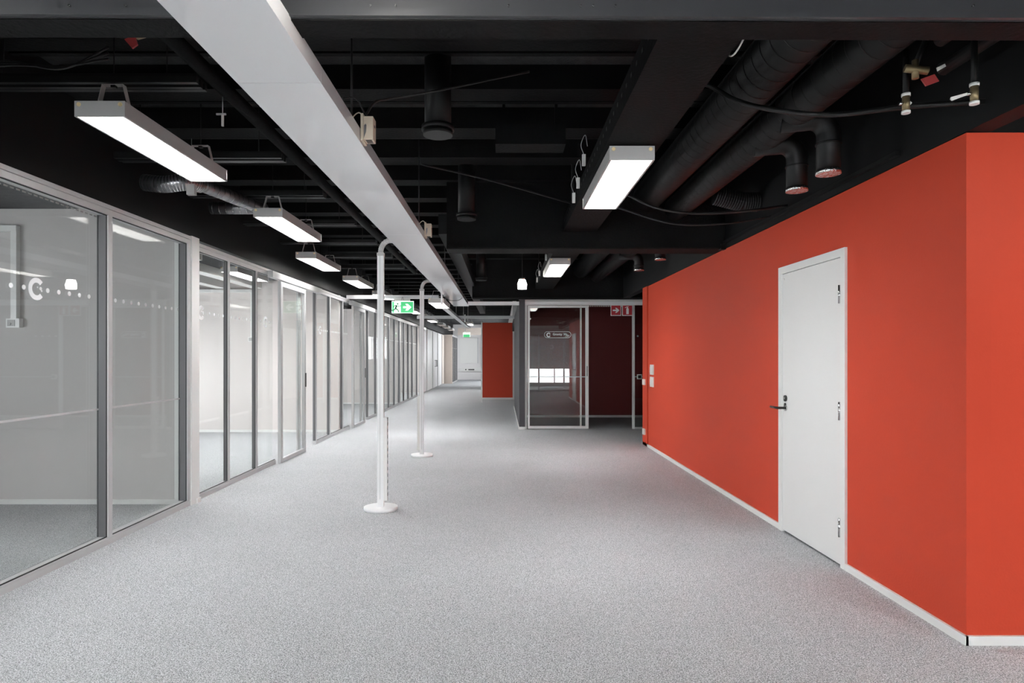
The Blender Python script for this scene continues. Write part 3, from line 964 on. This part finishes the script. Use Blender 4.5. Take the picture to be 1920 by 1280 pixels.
# exit sign
t = thing('exit_sign', (-1.87, 12.0, 2.2), 'backlit green exit sign with running figure and arrow, on the white rail', 'exit sign')
ex0, ex1, ey = -2.07, -1.66, 11.962
B().box(ex0 + 0.06, ex1 - 0.07, ey, ey + 0.05, 2.425, 2.475).build('housing', M['plastic'], t, bevel=0.004)
B().box(ex0, ex1, ey + 0.012, ey + 0.03, 2.20, 2.425).build('plate', M['signlit'], t)
B().box(ex0 + 0.008, ex1 - 0.008, ey + 0.006, ey + 0.011, 2.208, 2.412).build('green_field', M['signgreen'], t)
B().box(ex0 + 0.045, ex0 + 0.168, ey + 0.002, ey + 0.0055, 2.212, 2.405).build('doorway_symbol', M['signlit'], t)
def stroke(b, p, q, wd, y, cx_, cz_, s):
    p, q = Vector(p), Vector(q)
    n_ = Vector((-(q - p).y, (q - p).x)).normalized() * wd / 2
    pts = [p - n_, q - n_, q + n_, p + n_]
    b.prism([(cx_ + u.x * s, y, cz_ + u.y * s) for u in pts], (0, -0.0015, 0))
g = B()
mx, mz = ex0 + 0.10, 2.305
for p, q, wd in (((-.005, .04), (-.03, -.02), .03), ((-.03, -.02), (.02, -.045), .022), ((.02, -.045), (.03, -.09), .02),
                 ((-.03, -.02), (-.055, -.05), .02), ((-.055, -.05), (-.10, -.055), .018), ((0, .035), (.045, .02), .014), ((.045, .02), (.07, .035), .013),
                 ((-.01, .04), (-.055, .03), .014), ((-.055, .03), (-.065, 0), .013)):
    stroke(g, p, q, wd, ey + 0.002, mx, mz, 1.0)
g.prism([(mx + 0.012 + .016 * math.cos(k * PI / 5), ey + 0.002, mz + .067 + .016 * math.sin(k * PI / 5)) for k in range(10)], (0, -.0015, 0))
dg = M['signgreen']
g.build('running_figure', mat('sign_dark_green', (0.0, 0.12, 0.04), 0.5), t)
ax, az = ex1 - 0.12, 2.31
B().prism([(ax + u, ey + 0.0055, az + w_) for u, w_ in
           ((-.075, -.018), (.0, -.018), (-.035, -.062), (.01, -.062), (.075, 0), (.01, .062), (-.035, .062), (.0, .018), (-.075, .018))][::-1],
          (0, -0.002, 0)).build('arrow', M['signlit'], t)
B().tube([(-1.885, ey - 0.003, 2.44), (-1.872, ey - 0.003, 2.50), (-1.862, ey - 0.003, 2.50), (-1.845, ey - 0.003, 2.44)], 0.0025, 6).build('cable_tie', M['gasket'], t)
# second exit sign far away
t = thing('exit_sign', (-1.4, 27, 2.2), 'tiny green exit sign far down the corridor on a white drop rod', 'exit sign')
B().box(-1.66, -1.36, 27, 27.03, 2.2, 2.40).build('plate', M['signlit'], t)
B().box(-1.645, -1.375, 26.99, 27.0, 2.20, 2.32).build('green_field', M['signgreen'], t)
B().box(-1.60, -1.56, 27, 27.03, 2.4, HC).build('drop_rod', M['polewhite'], t)

# bare bright lamp hanging from the ceiling
t = thing('pendant_lamp', (0.287, 9.3, 2.35), 'small blazing pendant lamp in a glass jar, left of the smaller right luminaire', 'pendant lamp')
B().cyl((0.287, 9.3), 0.045, 2.50, 2.535, 20).build('cap', M['chrome'], t)
B().tube([(0.287, 9.3, 2.535), (0.287, 9.3, HC)], 0.004, 6).build('cord', M['blacksteel'], t)
B().cyl((0.287, 9.3), 0.040, 2.385, 2.50, 20, 0.036).build('bulb', M['lampbulb'], t)
B().cyl((0.287, 9.3), 0.062, 2.37, 2.44, 28, 0.066).cyl((0.287, 9.3), 0.066, 2.441, 2.505, 28, 0.044).build('glass_jar', M['jar'], t)
for q, lb in (((-0.36, 1.62, 2.42), 'pendant lamp of the same kind above the viewer'), ((2.85, 1.95, 2.2), 'added unseen pendant lamp brightening the red wall face that looks at the viewer')):  # the last one is added out of view to brighten the red return
    o = copy_tree(t)
    o.location = q
    o['label'] = lb

# ------------------------------------------------------------------ black spiral ducts on the right
def spiral_duct(x, z, r, y0, y1, label, nm='spiral_duct'):
    t = thing(nm, (x, (y0 + y1) / 2, z - r), label, 'duct', 'large black spiral ducts')
    B().tube([(x, y0, z), (x, y1, z)], r, 40).build('tube', M['blacksteel'], t)
    s = B()
    y = y0
    prev = None
    n = int((y1 - y0) / 0.11)
    for k in range(n):
        yc = y0 + 0.05 + k * 0.11
        ring = []
        for j in range(28):
            a = j * 2 * PI / 28
            ring.append((a, yc + 0.05 * j / 28))
        va = [s.bm.verts.new((x + (r + .003) * math.cos(a), q, z + (r + .003) * math.sin(a))) for a, q in ring]
        vb = [s.bm.verts.new((x + (r + .003) * math.cos(a), q + 0.006, z + (r + .003) * math.sin(a))) for a, q in ring]
        for j in range(27):
            s.bm.faces.new((va[j], va[j + 1], vb[j + 1], vb[j]))
    tag(s.build('seam', M['blacksteel'], t), kind='stuff')
    return t


spiral_duct(1.455, 2.985, 0.145, 1.2, 11.8, 'larger black spiral duct, next to the broad black channel')
spiral_duct(1.745, 2.875, 0.120, 1.2, 11.8, 'smaller black spiral duct, nearer the red wall')


def elbow(x, y, zt, zb, r, label):
    t = thing('duct_elbow', (x, y, zb), label, 'duct', 'black elbows ending in foil caps')
    pts = [(x - 0.26, y + 0.05, zt)]
    for k in range(9):
        a = PI / 2 - PI / 2 * k / 8
        pts.append((x - 0.10 + 0.10 * math.cos(a), y, zt - 0.10 + 0.10 * math.sin(a)))
    pts.append((x, y, zb))
    B().tube(pts, r, 24).build('elbow', M['blacksteel'], t)
    B().cyl((x, y), r + 0.006, zt - 0.155, zt - 0.145, 28).build('joint_ring', M['beamblack'], t)
    B().cyl((x, y), r + 0.004, zb - 0.02, zb + 0.005, 28).build('foil_cap', M['foil'], t)
    return t


elbow(1.935, 3.80, 2.80, 2.49, 0.066, 'nearer black duct elbow with a shiny foil cap by the red wall')
elbow(1.955, 4.25, 2.80, 2.505, 0.066, 'farther black duct elbow with a shiny foil cap by the red wall')
elbow(1.95, 7.9, 2.80, 2.60, 0.066, 'black duct elbow beyond the second beam, nearer one')
elbow(1.90, 8.9, 2.80, 2.60, 0.066, 'black duct elbow beyond the second beam, farther one')

t = thing('flexible_duct', (1.9, 5.6, 2.66), 'black flexible duct crossing from the spiral duct to the red wall', 'duct')
B().tube([(1.86, 5.6, 2.80), (1.98, 5.6, 2.77), (2.10, 5.6, 2.74), (2.23, 5.6, 2.74)], 0.08, 18, corr=0.006, per=0.02).build('hose', M['blacksteel'], t)

def drop_duct(x, y, r, zb, label):
    t = thing('air_diffuser', (x, y, zb), label, 'air diffuser', 'black drop ducts with disc valves')
    B().cyl((x, y), r, zb + 0.03, HC, 32).build('drop_duct', M['beamblack'], t)
    B().cyl((x, y), r + 0.018, zb + 0.028, zb + 0.055, 32).build('flange', M['beamblack'], t)
    B().cyl((x, y), r + 0.008, zb, zb + 0.022, 32).build('valve_disc', M['beamblack'], t, bevel=0.003)


drop_duct(-0.387, 3.84, 0.080, 2.715, 'nearest black drop duct ending in a round disc valve')
drop_duct(-0.335, 6.0, 0.080, 2.67, 'second black drop duct, smaller in view, with a disc valve')
drop_duct(-0.36, 10.9, 0.085, 2.68, 'black drop duct beyond the second cross beam')


def tube_thing(name, pts, r, label, cat, m='blacksteel', group=None, seg=10, **k):
    o = B().tube(pts, r, seg, **k).build(name, M[m])
    return tag(o, label, cat, group)


def smooth(pts, n=8):
    P = [Vector(p) for p in pts]
    P = [P[0] * 2 - P[1]] + P + [P[-1] * 2 - P[-2]]
    out = []
    for i in range(1, len(P) - 2):
        for k in range(n):
            t_ = k / n
            a, b_, c, d_ = P[i - 1], P[i], P[i + 1], P[i + 2]
            out.append(0.5 * ((2 * b_) + (c - a) * t_ + (2 * a - 5 * b_ + 4 * c - d_) * t_ ** 2 + (3 * b_ - a - 3 * c + d_) * t_ ** 3))
    out.append(P[-2])
    return out


tube_thing('cable_conduit', smooth([(1.05, 3.75, 3.02), (1.16, 3.6, 2.915), (1.278, 3.5, 2.79), (1.44, 3.4, 2.70), (1.70, 3.3, 2.636), (1.968, 3.1, 2.60), (2.225, 2.95, 2.565)]), 0.013,
           'black flexible conduit sagging below the spiral ducts', 'conduit')
tube_thing('cable_conduit', smooth([(0.96, 5.0, 2.66), (1.2, 5.0, 2.55), (1.49, 5.0, 2.507), (1.85, 5.0, 2.52), (2.226, 5.0, 2.57)]), 0.010,
           'thin black conduit sagging behind the large right luminaire', 'conduit')
tube_thing('cable_conduit', smooth([(0.96, 5.3, 2.62), (1.4, 5.3, 2.49), (1.85, 5.3, 2.49), (2.228, 5.3, 2.55)]), 0.008,
           'lowest thin black conduit by the second cross beam', 'conduit')
tube_thing('water_pipe', [(2.10, 1.6, 2.76), (2.10, 3.05, 2.76)], 0.032, 'black pipe along the upper right wall, nearest the wall', 'pipe', seg=16)
tube_thing('water_pipe', [(1.95, 1.6, 2.80), (1.95, 2.85, 2.80)], 0.032, 'black pipe beside the spiral duct at the top right', 'pipe', seg=16)
tube_thing('ceiling_pipe', [(-1.62, 1.5, 2.95), (-1.62, 11.8, 2.95)], 0.042, 'long black pipe running back above the luminaire row', 'pipe', m='black', seg=16)


def valve(x, y, z, lever, label):
    t = thing('ball_valve', (x, y, z - 0.05), label, 'valve')
    B().tube([(x, y, z - 0.035), (x, y, z + 0.035)], 0.016, 14).build('body', M['brass'], t)
    v_ = B().cyl((x, y), 0.019, z + 0.032, z + 0.046, 12).cyl((x, y), 0.019, z - 0.046, z - 0.034, 12)
    v_.build('union_nut', M['plastic'], t)
    if z < 2.7:
        B().tube([(x, y, z + 0.045), (x, y, 2.80)], 0.013, 12).build('riser', M['blacksteel'], t)
    dx, dz, L_ = lever
    B().tube([(x - 0.014, y, z), (x - 0.034, y, z)], 0.008, 10).build('stem', M['chrome'], t)
    e = Vector((dx, 0, dz)).normalized()
    n_ = Vector((-e.z, 0, e.x)) * 0.008
    p0 = Vector((x - 0.03, y, z))
    p1 = p0 + e * L_
    B().prism([p0 - n_ * .6, p1 - n_, p1 + e * 0.006, p1 + n_, p0 + n_ * .6], (0, -0.004, 0)).build('lever', M['plastic'], t)


valve(2.05, 2.78, 2.53, (-1, -0.32, 0.075), 'brass ball valve with a white lever, beside the upper right wall')
valve(1.86, 2.95, 2.555, (1, 0.04, 0.05), 'brass ball valve just above the sagging black conduit')
t = thing('shutoff_valve', (1.83, 2.75, 2.62), 'tarnished valve with a red tag and pale lever below the spiral duct', 'valve')
B().tube([(1.76, 2.8, 2.65), (1.85, 2.78, 2.63)], 0.017, 12).build('body', M['brass'], t)
B().tube([(1.80, 2.79, 2.68), (1.80, 2.79, 2.60)], 0.014, 12).build('cross_piece', M['brass'], t)
B().prism([(1.79, 2.74, 2.575), (1.845, 2.74, 2.595), (1.865, 2.74, 2.565), (1.81, 2.74, 2.545)], (0, -0.008, 0)).build('red_tag', M['redplastic'], t)
B().prism([(1.855, 2.73, 2.605), (1.89, 2.73, 2.625), (1.885, 2.73, 2.637), (1.85, 2.73, 2.620)], (0, -0.004, 0)).build('lever', M['plastic'], t)
B().tube([(1.80, 2.79, 2.66), (1.85, 2.79, 2.78)], 0.012, 10).build('riser', M['blacksteel'], t)
t = thing('shutoff_valve', (-1.42, 2.5, 2.58), 'small valve with a red tag, left of the glossy beam', 'valve')
B().tube([(-1.43, 2.5, 2.64), (-1.38, 2.5, 2.655)], 0.014, 12).build('body', M['brass'], t)
B().prism([(-1.455, 2.47, 2.610), (-1.415, 2.47, 2.625), (-1.405, 2.47, 2.590), (-1.425, 2.47, 2.575)], (0, -0.008, 0)).build('red_tag', M['redplastic'], t)
B().tube([(-1.40, 2.5, 2.65), (-1.40, 2.5, 3.28)], 0.008, 10).build('riser', M['blacksteel'], t)

tube_thing('white_cable', smooth([(0.95, 2.75, 2.70), (0.956, 2.66, 2.640), (0.962, 2.56, 2.655), (0.960, 2.40, 2.72)]), 0.004, 'thin white cable curling over the edge of the broad black channel', 'cable', 'plastic')
for k in range(3):
    tube_thing('ceiling_cable', smooth([(-2.7, 3.15, 2.80 + .02 * k), (-2.45, 3.2, 2.845 + .01 * k), (-2.2, 3.2, 2.84 - .006 * k), (-2.0, 3.25, 2.90 + .03 * k)]), 0.006,
               ('lowest', 'middle', 'topmost')[k] + ' of three dark cables in the top corner above the nearest office', 'cable')
# black ceiling tracks above the left row
for i in range(7):
    y = (3.57, 4.90, 6.02, 7.3, 8.5, 9.7, 10.9)[i]
    lb = 'black triple-ribbed ceiling track, %s counted away from the viewer' % ('first', 'second', 'third', 'fourth', 'fifth', 'sixth', 'seventh')[i]
    t = thing('ceiling_track', (-2.3, y, 2.87), lb, 'track', 'black tracks above the left luminaires')
    for k in range(3):
        B().box(-2.93, -1.67, y - 0.08 + k * 0.05, y - 0.05 + k * 0.05, 2.885 - 0.006 * (k == 1), 2.925).build('rib', M['beamsheen'], t, bevel=0.004, seg=1)
    B().box(-2.93, -1.67, y - 0.08, y + 0.05, 2.92, 2.935).build('back', M['blacksteel'], t)
    for x in (-2.75, -1.85):
        B().tube([(x, y - 0.04, 2.935), (x, y - 0.04, HC)], 0.004, 6).build('hanger_rod', M['blacksteel'], t)

# longitudinal beam in the second bay
tag(B().box(-0.68, -0.52, 6.8, 19.5, 2.69, 2.90).build('steel_joist', M['beamblack'], bevel=0.004), 'dark steel joist running back right of the glossy beam', 'joist')
tag(B().box(-0.05, 0.45, 4.55, 4.75, 2.90, 3.04).box(0.0, 0.02, 4.64, 4.66, 3.03, HC).box(0.38, 0.40, 4.64, 4.66, 3.03, HC).build('duct_box', M['black'], bevel=0.004), 'flat black duct box beside the broad black channel', 'duct')

# silver spiral ducts by the second luminaire
t = thing('silver_duct', (-2.5, 6.0, 2.78), 'bare silver spiral duct bent behind the largest luminaire', 'duct')
def galv(pts, r, nm):
    B().tube(pts, r, 24).build(nm, M['galv'], t)
    s = B()
    P = [Vector(p) for p in pts]
    for a, b_ in zip(P, P[1:]):
        n_ = max(1, int((b_ - a).length / 0.06))
        for k in range(n_):
            p = a.lerp(b_, (k + 0.5) / n_)
            dd = (b_ - a).normalized() * 0.003
            s.tube([p - dd, p + dd], r + 0.0025, 20, cap=False)
    tag(s.build('seam', M['chrome'], t), kind='stuff')
galv([(-2.84, 6.24, 2.835), (-2.38, 6.24, 2.835)], 0.058, 'cross_length')
galv(smooth([(-2.32, 6.22, 2.822), (-2.40, 5.85, 2.817), (-2.50, 5.3, 2.812)], 4), 0.055, 'diagonal_length')
galv(smooth([(-2.50, 5.3, 2.812), (-2.53, 5.18, 2.80), (-2.58, 5.12, 2.78), (-2.70, 5.1, 2.76), (-2.86, 5.12, 2.78)], 6), 0.066, 'elbow')
t = thing('junction_box', (-2.72, 4.9, 2.68), 'small grey junction box beside the silver duct elbow', 'junction box')
B().box(-2.40, -2.34, 4.86, 4.90, 2.62, 2.70).build('box', M['lampbody'], t, bevel=0.003)
B().tube([(-2.37, 4.88, 2.70), (-2.37, 4.88, 3.05)], 0.003, 6).build('cable', M['lampbody'], t)
t = thing('ceiling_hook', (-1.75, 4.0, 2.84), 'small pale hook hanging left of the glossy beam', 'hook')
B().box(-1.757, -1.745, 4.0, 4.012, 2.83, 2.90).build('shank', M['plastic'], t)
B().box(-1.79, -1.73, 4.0, 4.01, 2.90, 2.91).build('cross_plate', M['lampbody'], t)
B().tube([(-1.751, 4.006, 2.905), (-1.751, 4.006, 3.035)], 0.003, 6).build('stem', M['lampbody'], t)

# beige boxes and cables on the glossy beam
def beige_box(y, z, label):
    t = thing('beige_box', (-0.63, y, z - 0.055), label, 'junction box', 'beige boxes on the glossy beam')
    x0 = -0.665
    B().box(x0, x0 + 0.045, y - 0.035, y + 0.035, z - 0.055, z + 0.055).build('housing', M['beige'], t, bevel=0.003, seg=1)
    B().box(x0 - 0.012, x0, y - 0.045, y + 0.045, z - 0.062, z + 0.066).build('back_plate', M['beige'], t)
    for k in range(4):
        B().box(x0 + 0.008, x0 + 0.037, y - 0.025 + k * 0.014, y - 0.019 + k * 0.014, z - 0.0565, z - 0.0548).build('vent_slot', M['gasket'], t)
    B().box(x0 + 0.0445, x0 + 0.0458, y - 0.004, y + 0.014, z + 0.012, z + 0.024).build('side_opening', M['gasket'], t)
    B().prism([(x0 + 0.001, y - 0.0345, z - 0.05), (x0 + 0.012, y - 0.0345, z - 0.02), (x0 + 0.014, y - 0.0345, z + 0.012), (x0 + 0.010, y - 0.0345, z + 0.02), (x0 + 0.001, y - 0.0345, z + 0.01)], (0, -0.0012, 0)).build('cut_out', M['aludark'], t)
    B().tube(smooth([(x0 - 0.004, y, z + 0.06), (x0 - 0.03, y, z + 0.085), (x0 - 0.06, y, z + 0.06), (x0 - 0.062, y, z + 0.01)]), 0.003, 6).build('cable_loop', M['beige'], t)


beige_box(3.10, 2.485, 'beige junction box with vents on the glossy beam edge, nearer one')
beige_box(5.60, 2.49, 'beige junction box on the glossy beam edge, farther one')
tube_thing('ceiling_cable', smooth([(-0.66, 3.1, 2.56), (-0.62, 3.12, 2.63), (-0.55, 3.2, 2.68), (-0.30, 3.25, 2.745), (0.0, 3.3, 2.83), (0.14, 3.35, 2.88)]), 0.006,
           'thin grey cable rising from the nearer beige box to the right', 'cable')
tube_thing('ceiling_cable', smooth([(-0.75, 3.0, 2.60), (-0.70, 3.05, 2.62), (-0.665, 3.09, 2.565)], 6), 0.004, 'short dark cable arching onto the nearer beige box', 'cable')
tube_thing('ceiling_cable', smooth([(-0.62, 4.9, 2.86), (-0.1, 5.2, 2.82), (0.60, 5.6, 2.73)]), 0.008, 'long black cable crossing to the broad black channel', 'cable')
for i, (x, y, z) in enumerate(((0.585, 4.6, 2.80), (0.585, 4.95, 2.73), (0.585, 5.25, 2.69), (0.585, 8.6, 2.72), (0.585, 10.1, 2.70), (0.585, 10.8, 2.68))):
    lb = ['highest pale cable connector beside the black channel', 'pale cable connector beside the large right luminaire', 'lowest pale connector beside the large right luminaire',
          'pale connector block hanging just past the second beam', 'pale connector between pendant lamp and black channel', 'farthest pale connector by the black channel end'][i]
    t = thing('cable_connector', (x, y, z), lb, 'connector', 'pale cable connectors by the black channel')
    B().box(x - 0.012, x + 0.012, y - 0.012, y + 0.012, z - 0.04, z + 0.04).build('block', M['plastic'], t, bevel=0.003)
    B().tube(smooth([(x, y, z + 0.04), (x - 0.02, y, z + 0.11), (x + 0.01, y, z + 0.18), (x + 0.026, y, z + 0.10)]), 0.0025, 6).build('cable', M['hose'], t)

# grey service column of cables at far end of glossy beam
t = thing('drop_tube', (-1.03, 11.0, 2.42), 'short white tube standing up through the far end of the glossy beam', 'tube')
B().box(-1.045, -1.015, 10.86, 10.89, 2.27, 2.40).build('tube', M['polewhite'], t)
B().box(-1.043, -1.017, 10.86, 10.89, 2.40, 2.56).build('tube', M['polewhite'], t)
tube_thing('ceiling_cable', smooth([(-1.0, 10.9, 2.40), (-0.9, 11.1, 2.36), (-0.75, 11.2, 2.38), (-0.66, 11.2, 2.47)]), 0.004, 'dark cable looping under the far end of the glossy beam', 'cable')

# wall plates on the red wall
for z0, lb in ((1.117, 'upper white switch plate on the far part of the red wall'), (0.935, 'lower white switch plate on the far part of the red wall')):
    t = thing('switch_plate', (2.235, 9.56, z0), lb, 'switch', 'white switch plates on the red wall')
    B().box(2.226, 2.24, 9.46, 9.66, z0, z0 + 0.15).build('plate', M['plastic'], t, bevel=0.003)
    B().box(2.220, 2.227, 9.475, 9.555, z0 + 0.03, z0 + 0.12).build('rocker', M['trim'], t, bevel=0.002, seg=1)
    B().box(2.220, 2.227, 9.565, 9.645, z0 + 0.03, z0 + 0.12).build('rocker', M['trim'], t, bevel=0.002, seg=1)
for z0, lb in ((0.945, 'small white socket on the end strip of the red wall, upper one'), (0.17, 'small white socket on the end strip of the red wall, lower one')):
    t = thing('wall_socket', (2.22, 10.0, z0), lb, 'socket', 'white sockets on the red wall end strip')
    B().box(2.198, 2.225, 9.95, 10.07, z0, z0 + 0.09).build('plate', M['plastic'], t, bevel=0.005)
    B().box(2.195, 2.199, 9.975, 10.045, z0 + 0.02, z0 + 0.07).build('outlet', M['trim'], t)

# ------------------------------------------------------------------ things inside the offices
def trunk_drop(x, y, zt, zb, label, lb2):
    t = thing('trunking', (x, y, zb), label, 'trunking')
    B().box(x - 0.027, x + 0.027, y - 0.05, y, zb, zt).build('vertical_duct', M['trim'], t, bevel=0.003, seg=1)
    B().box(x - 1.6, x + 0.027, y - 0.055, y, zt, zt + 0.055).build('horizontal_duct', M['trim'], t, bevel=0.003, seg=1)
    t = thing('thermostat_box', (x, y, zb - 0.09), lb2, 'thermostat')
    B().box(x - 0.07, x + 0.055, y - 0.05, y, zb - 0.085, zb).build('box', M['trim'], t, bevel=0.008)
    B().box(x - 0.055, x + 0.015, y - 0.054, y - 0.049, zb - 0.072, zb - 0.013).build('cover', M['lampbody'], t, bevel=0.002, seg=1)
    B().tube([(x - 0.03, y - 0.052, zb - 0.05), (x - 0.03, y - 0.06, zb - 0.05)], 0.012, 12).build('dial', M['lampbody'], t)


trunk_drop(-4.57, 6.03, 2.56, 1.745, 'white trunking dropping down the nearest office wall', 'white box under the trunking in the nearest office')
trunk_drop(-4.58, 11.75, 2.56, 1.745, 'white trunking dropping down the bright second office wall', 'white box under the trunking in the second office')
for x, y0, y1, lb in ((-4.45, 6.3, 11.6, 'pale overhead cable tray inside the second office, nearer the glass'), (-5.1, 6.3, 11.6, 'pale overhead cable tray inside the second office, nearer the window')):
    t = thing('cable_tray', (x, 9, 2.62), lb, 'cable tray', 'cable trays inside the second office')
    B().box(x - 0.09, x + 0.09, y0, y1, 2.62, 2.74).build('tray', M['trim'], t, bevel=0.004, seg=1)
    for y in (7.5, 10.2):
        B().tube([(x, y, 2.74), (x, y, HC)], 0.004, 6).build('hanger_rod', M['lampbody'], t)
    B().tube(smooth([(x + 0.05, 7.2, 2.74), (x + 0.07, 7.4, 2.86), (x + 0.02, 7.7, 2.80), (x + 0.04, 8.0, 2.74)]), 0.006, 6).build('loose_cable', M['hose'], t)

# ------------------------------------------------------------------ glass wall behind the viewer (seen as reflection)
t = thing('window_16', (1, -0.9, 0), 'glazed wall behind the viewer with a ring logo band', 'glass partition', kind='structure')
B().box(-2.9, 6.0, -0.98, -0.90, 2.40, 2.51).build('head_rail', M['alu'], t)
B().box(-2.9, 6.0, -0.98, -0.90, 0, 0.05).build('sill', M['alu'], t)
for x in (-2.9, -1.7, -0.55, 0.45, 1.42, 2.42, 3.6, 4.8, 5.94):
    B().box(x, x + 0.06, -0.98, -0.90, 0.05, 2.40).build('mullion', M['alu'], t)
    if x < 5.9:
        B().box(x + 0.06, min(x + 1.25, {-2.9: -1.7, -1.7: -0.55, -0.55: 0.45, 0.45: 1.42, 1.42: 2.42, 2.42: 3.6, 3.6: 4.8, 4.8: 5.94}[x]), -0.945, -0.935, 0.05, 2.40).build('pane', M['glassdim'], t)
v = B()
xs = [0.6 + 0.14 * k for k in range(24)]
lgs = [1.95]
dots(v, -0.932, [q for q in xs if abs(q - 1.95) > 0.12], 1.77, 0.02, axis='x', d=-0.0015)
c_logo(v, 1.95, -0.932, 1.77, 0.09, axis='x', flip=-1, d=-0.0015)
v.build('dot_band', M['sticker'], t)
tag(B().box(-6.8, -2.9, -1.0, -0.88, 0, HC).build('wall_office_behind', M['white']), 'white wall closing the nearest office behind the viewer', 'wall', kind='structure')
for o in list(bpy.data.objects):
    if o.parent is None and o.type == 'EMPTY' and not o.children:
        bpy.data.objects.remove(o)
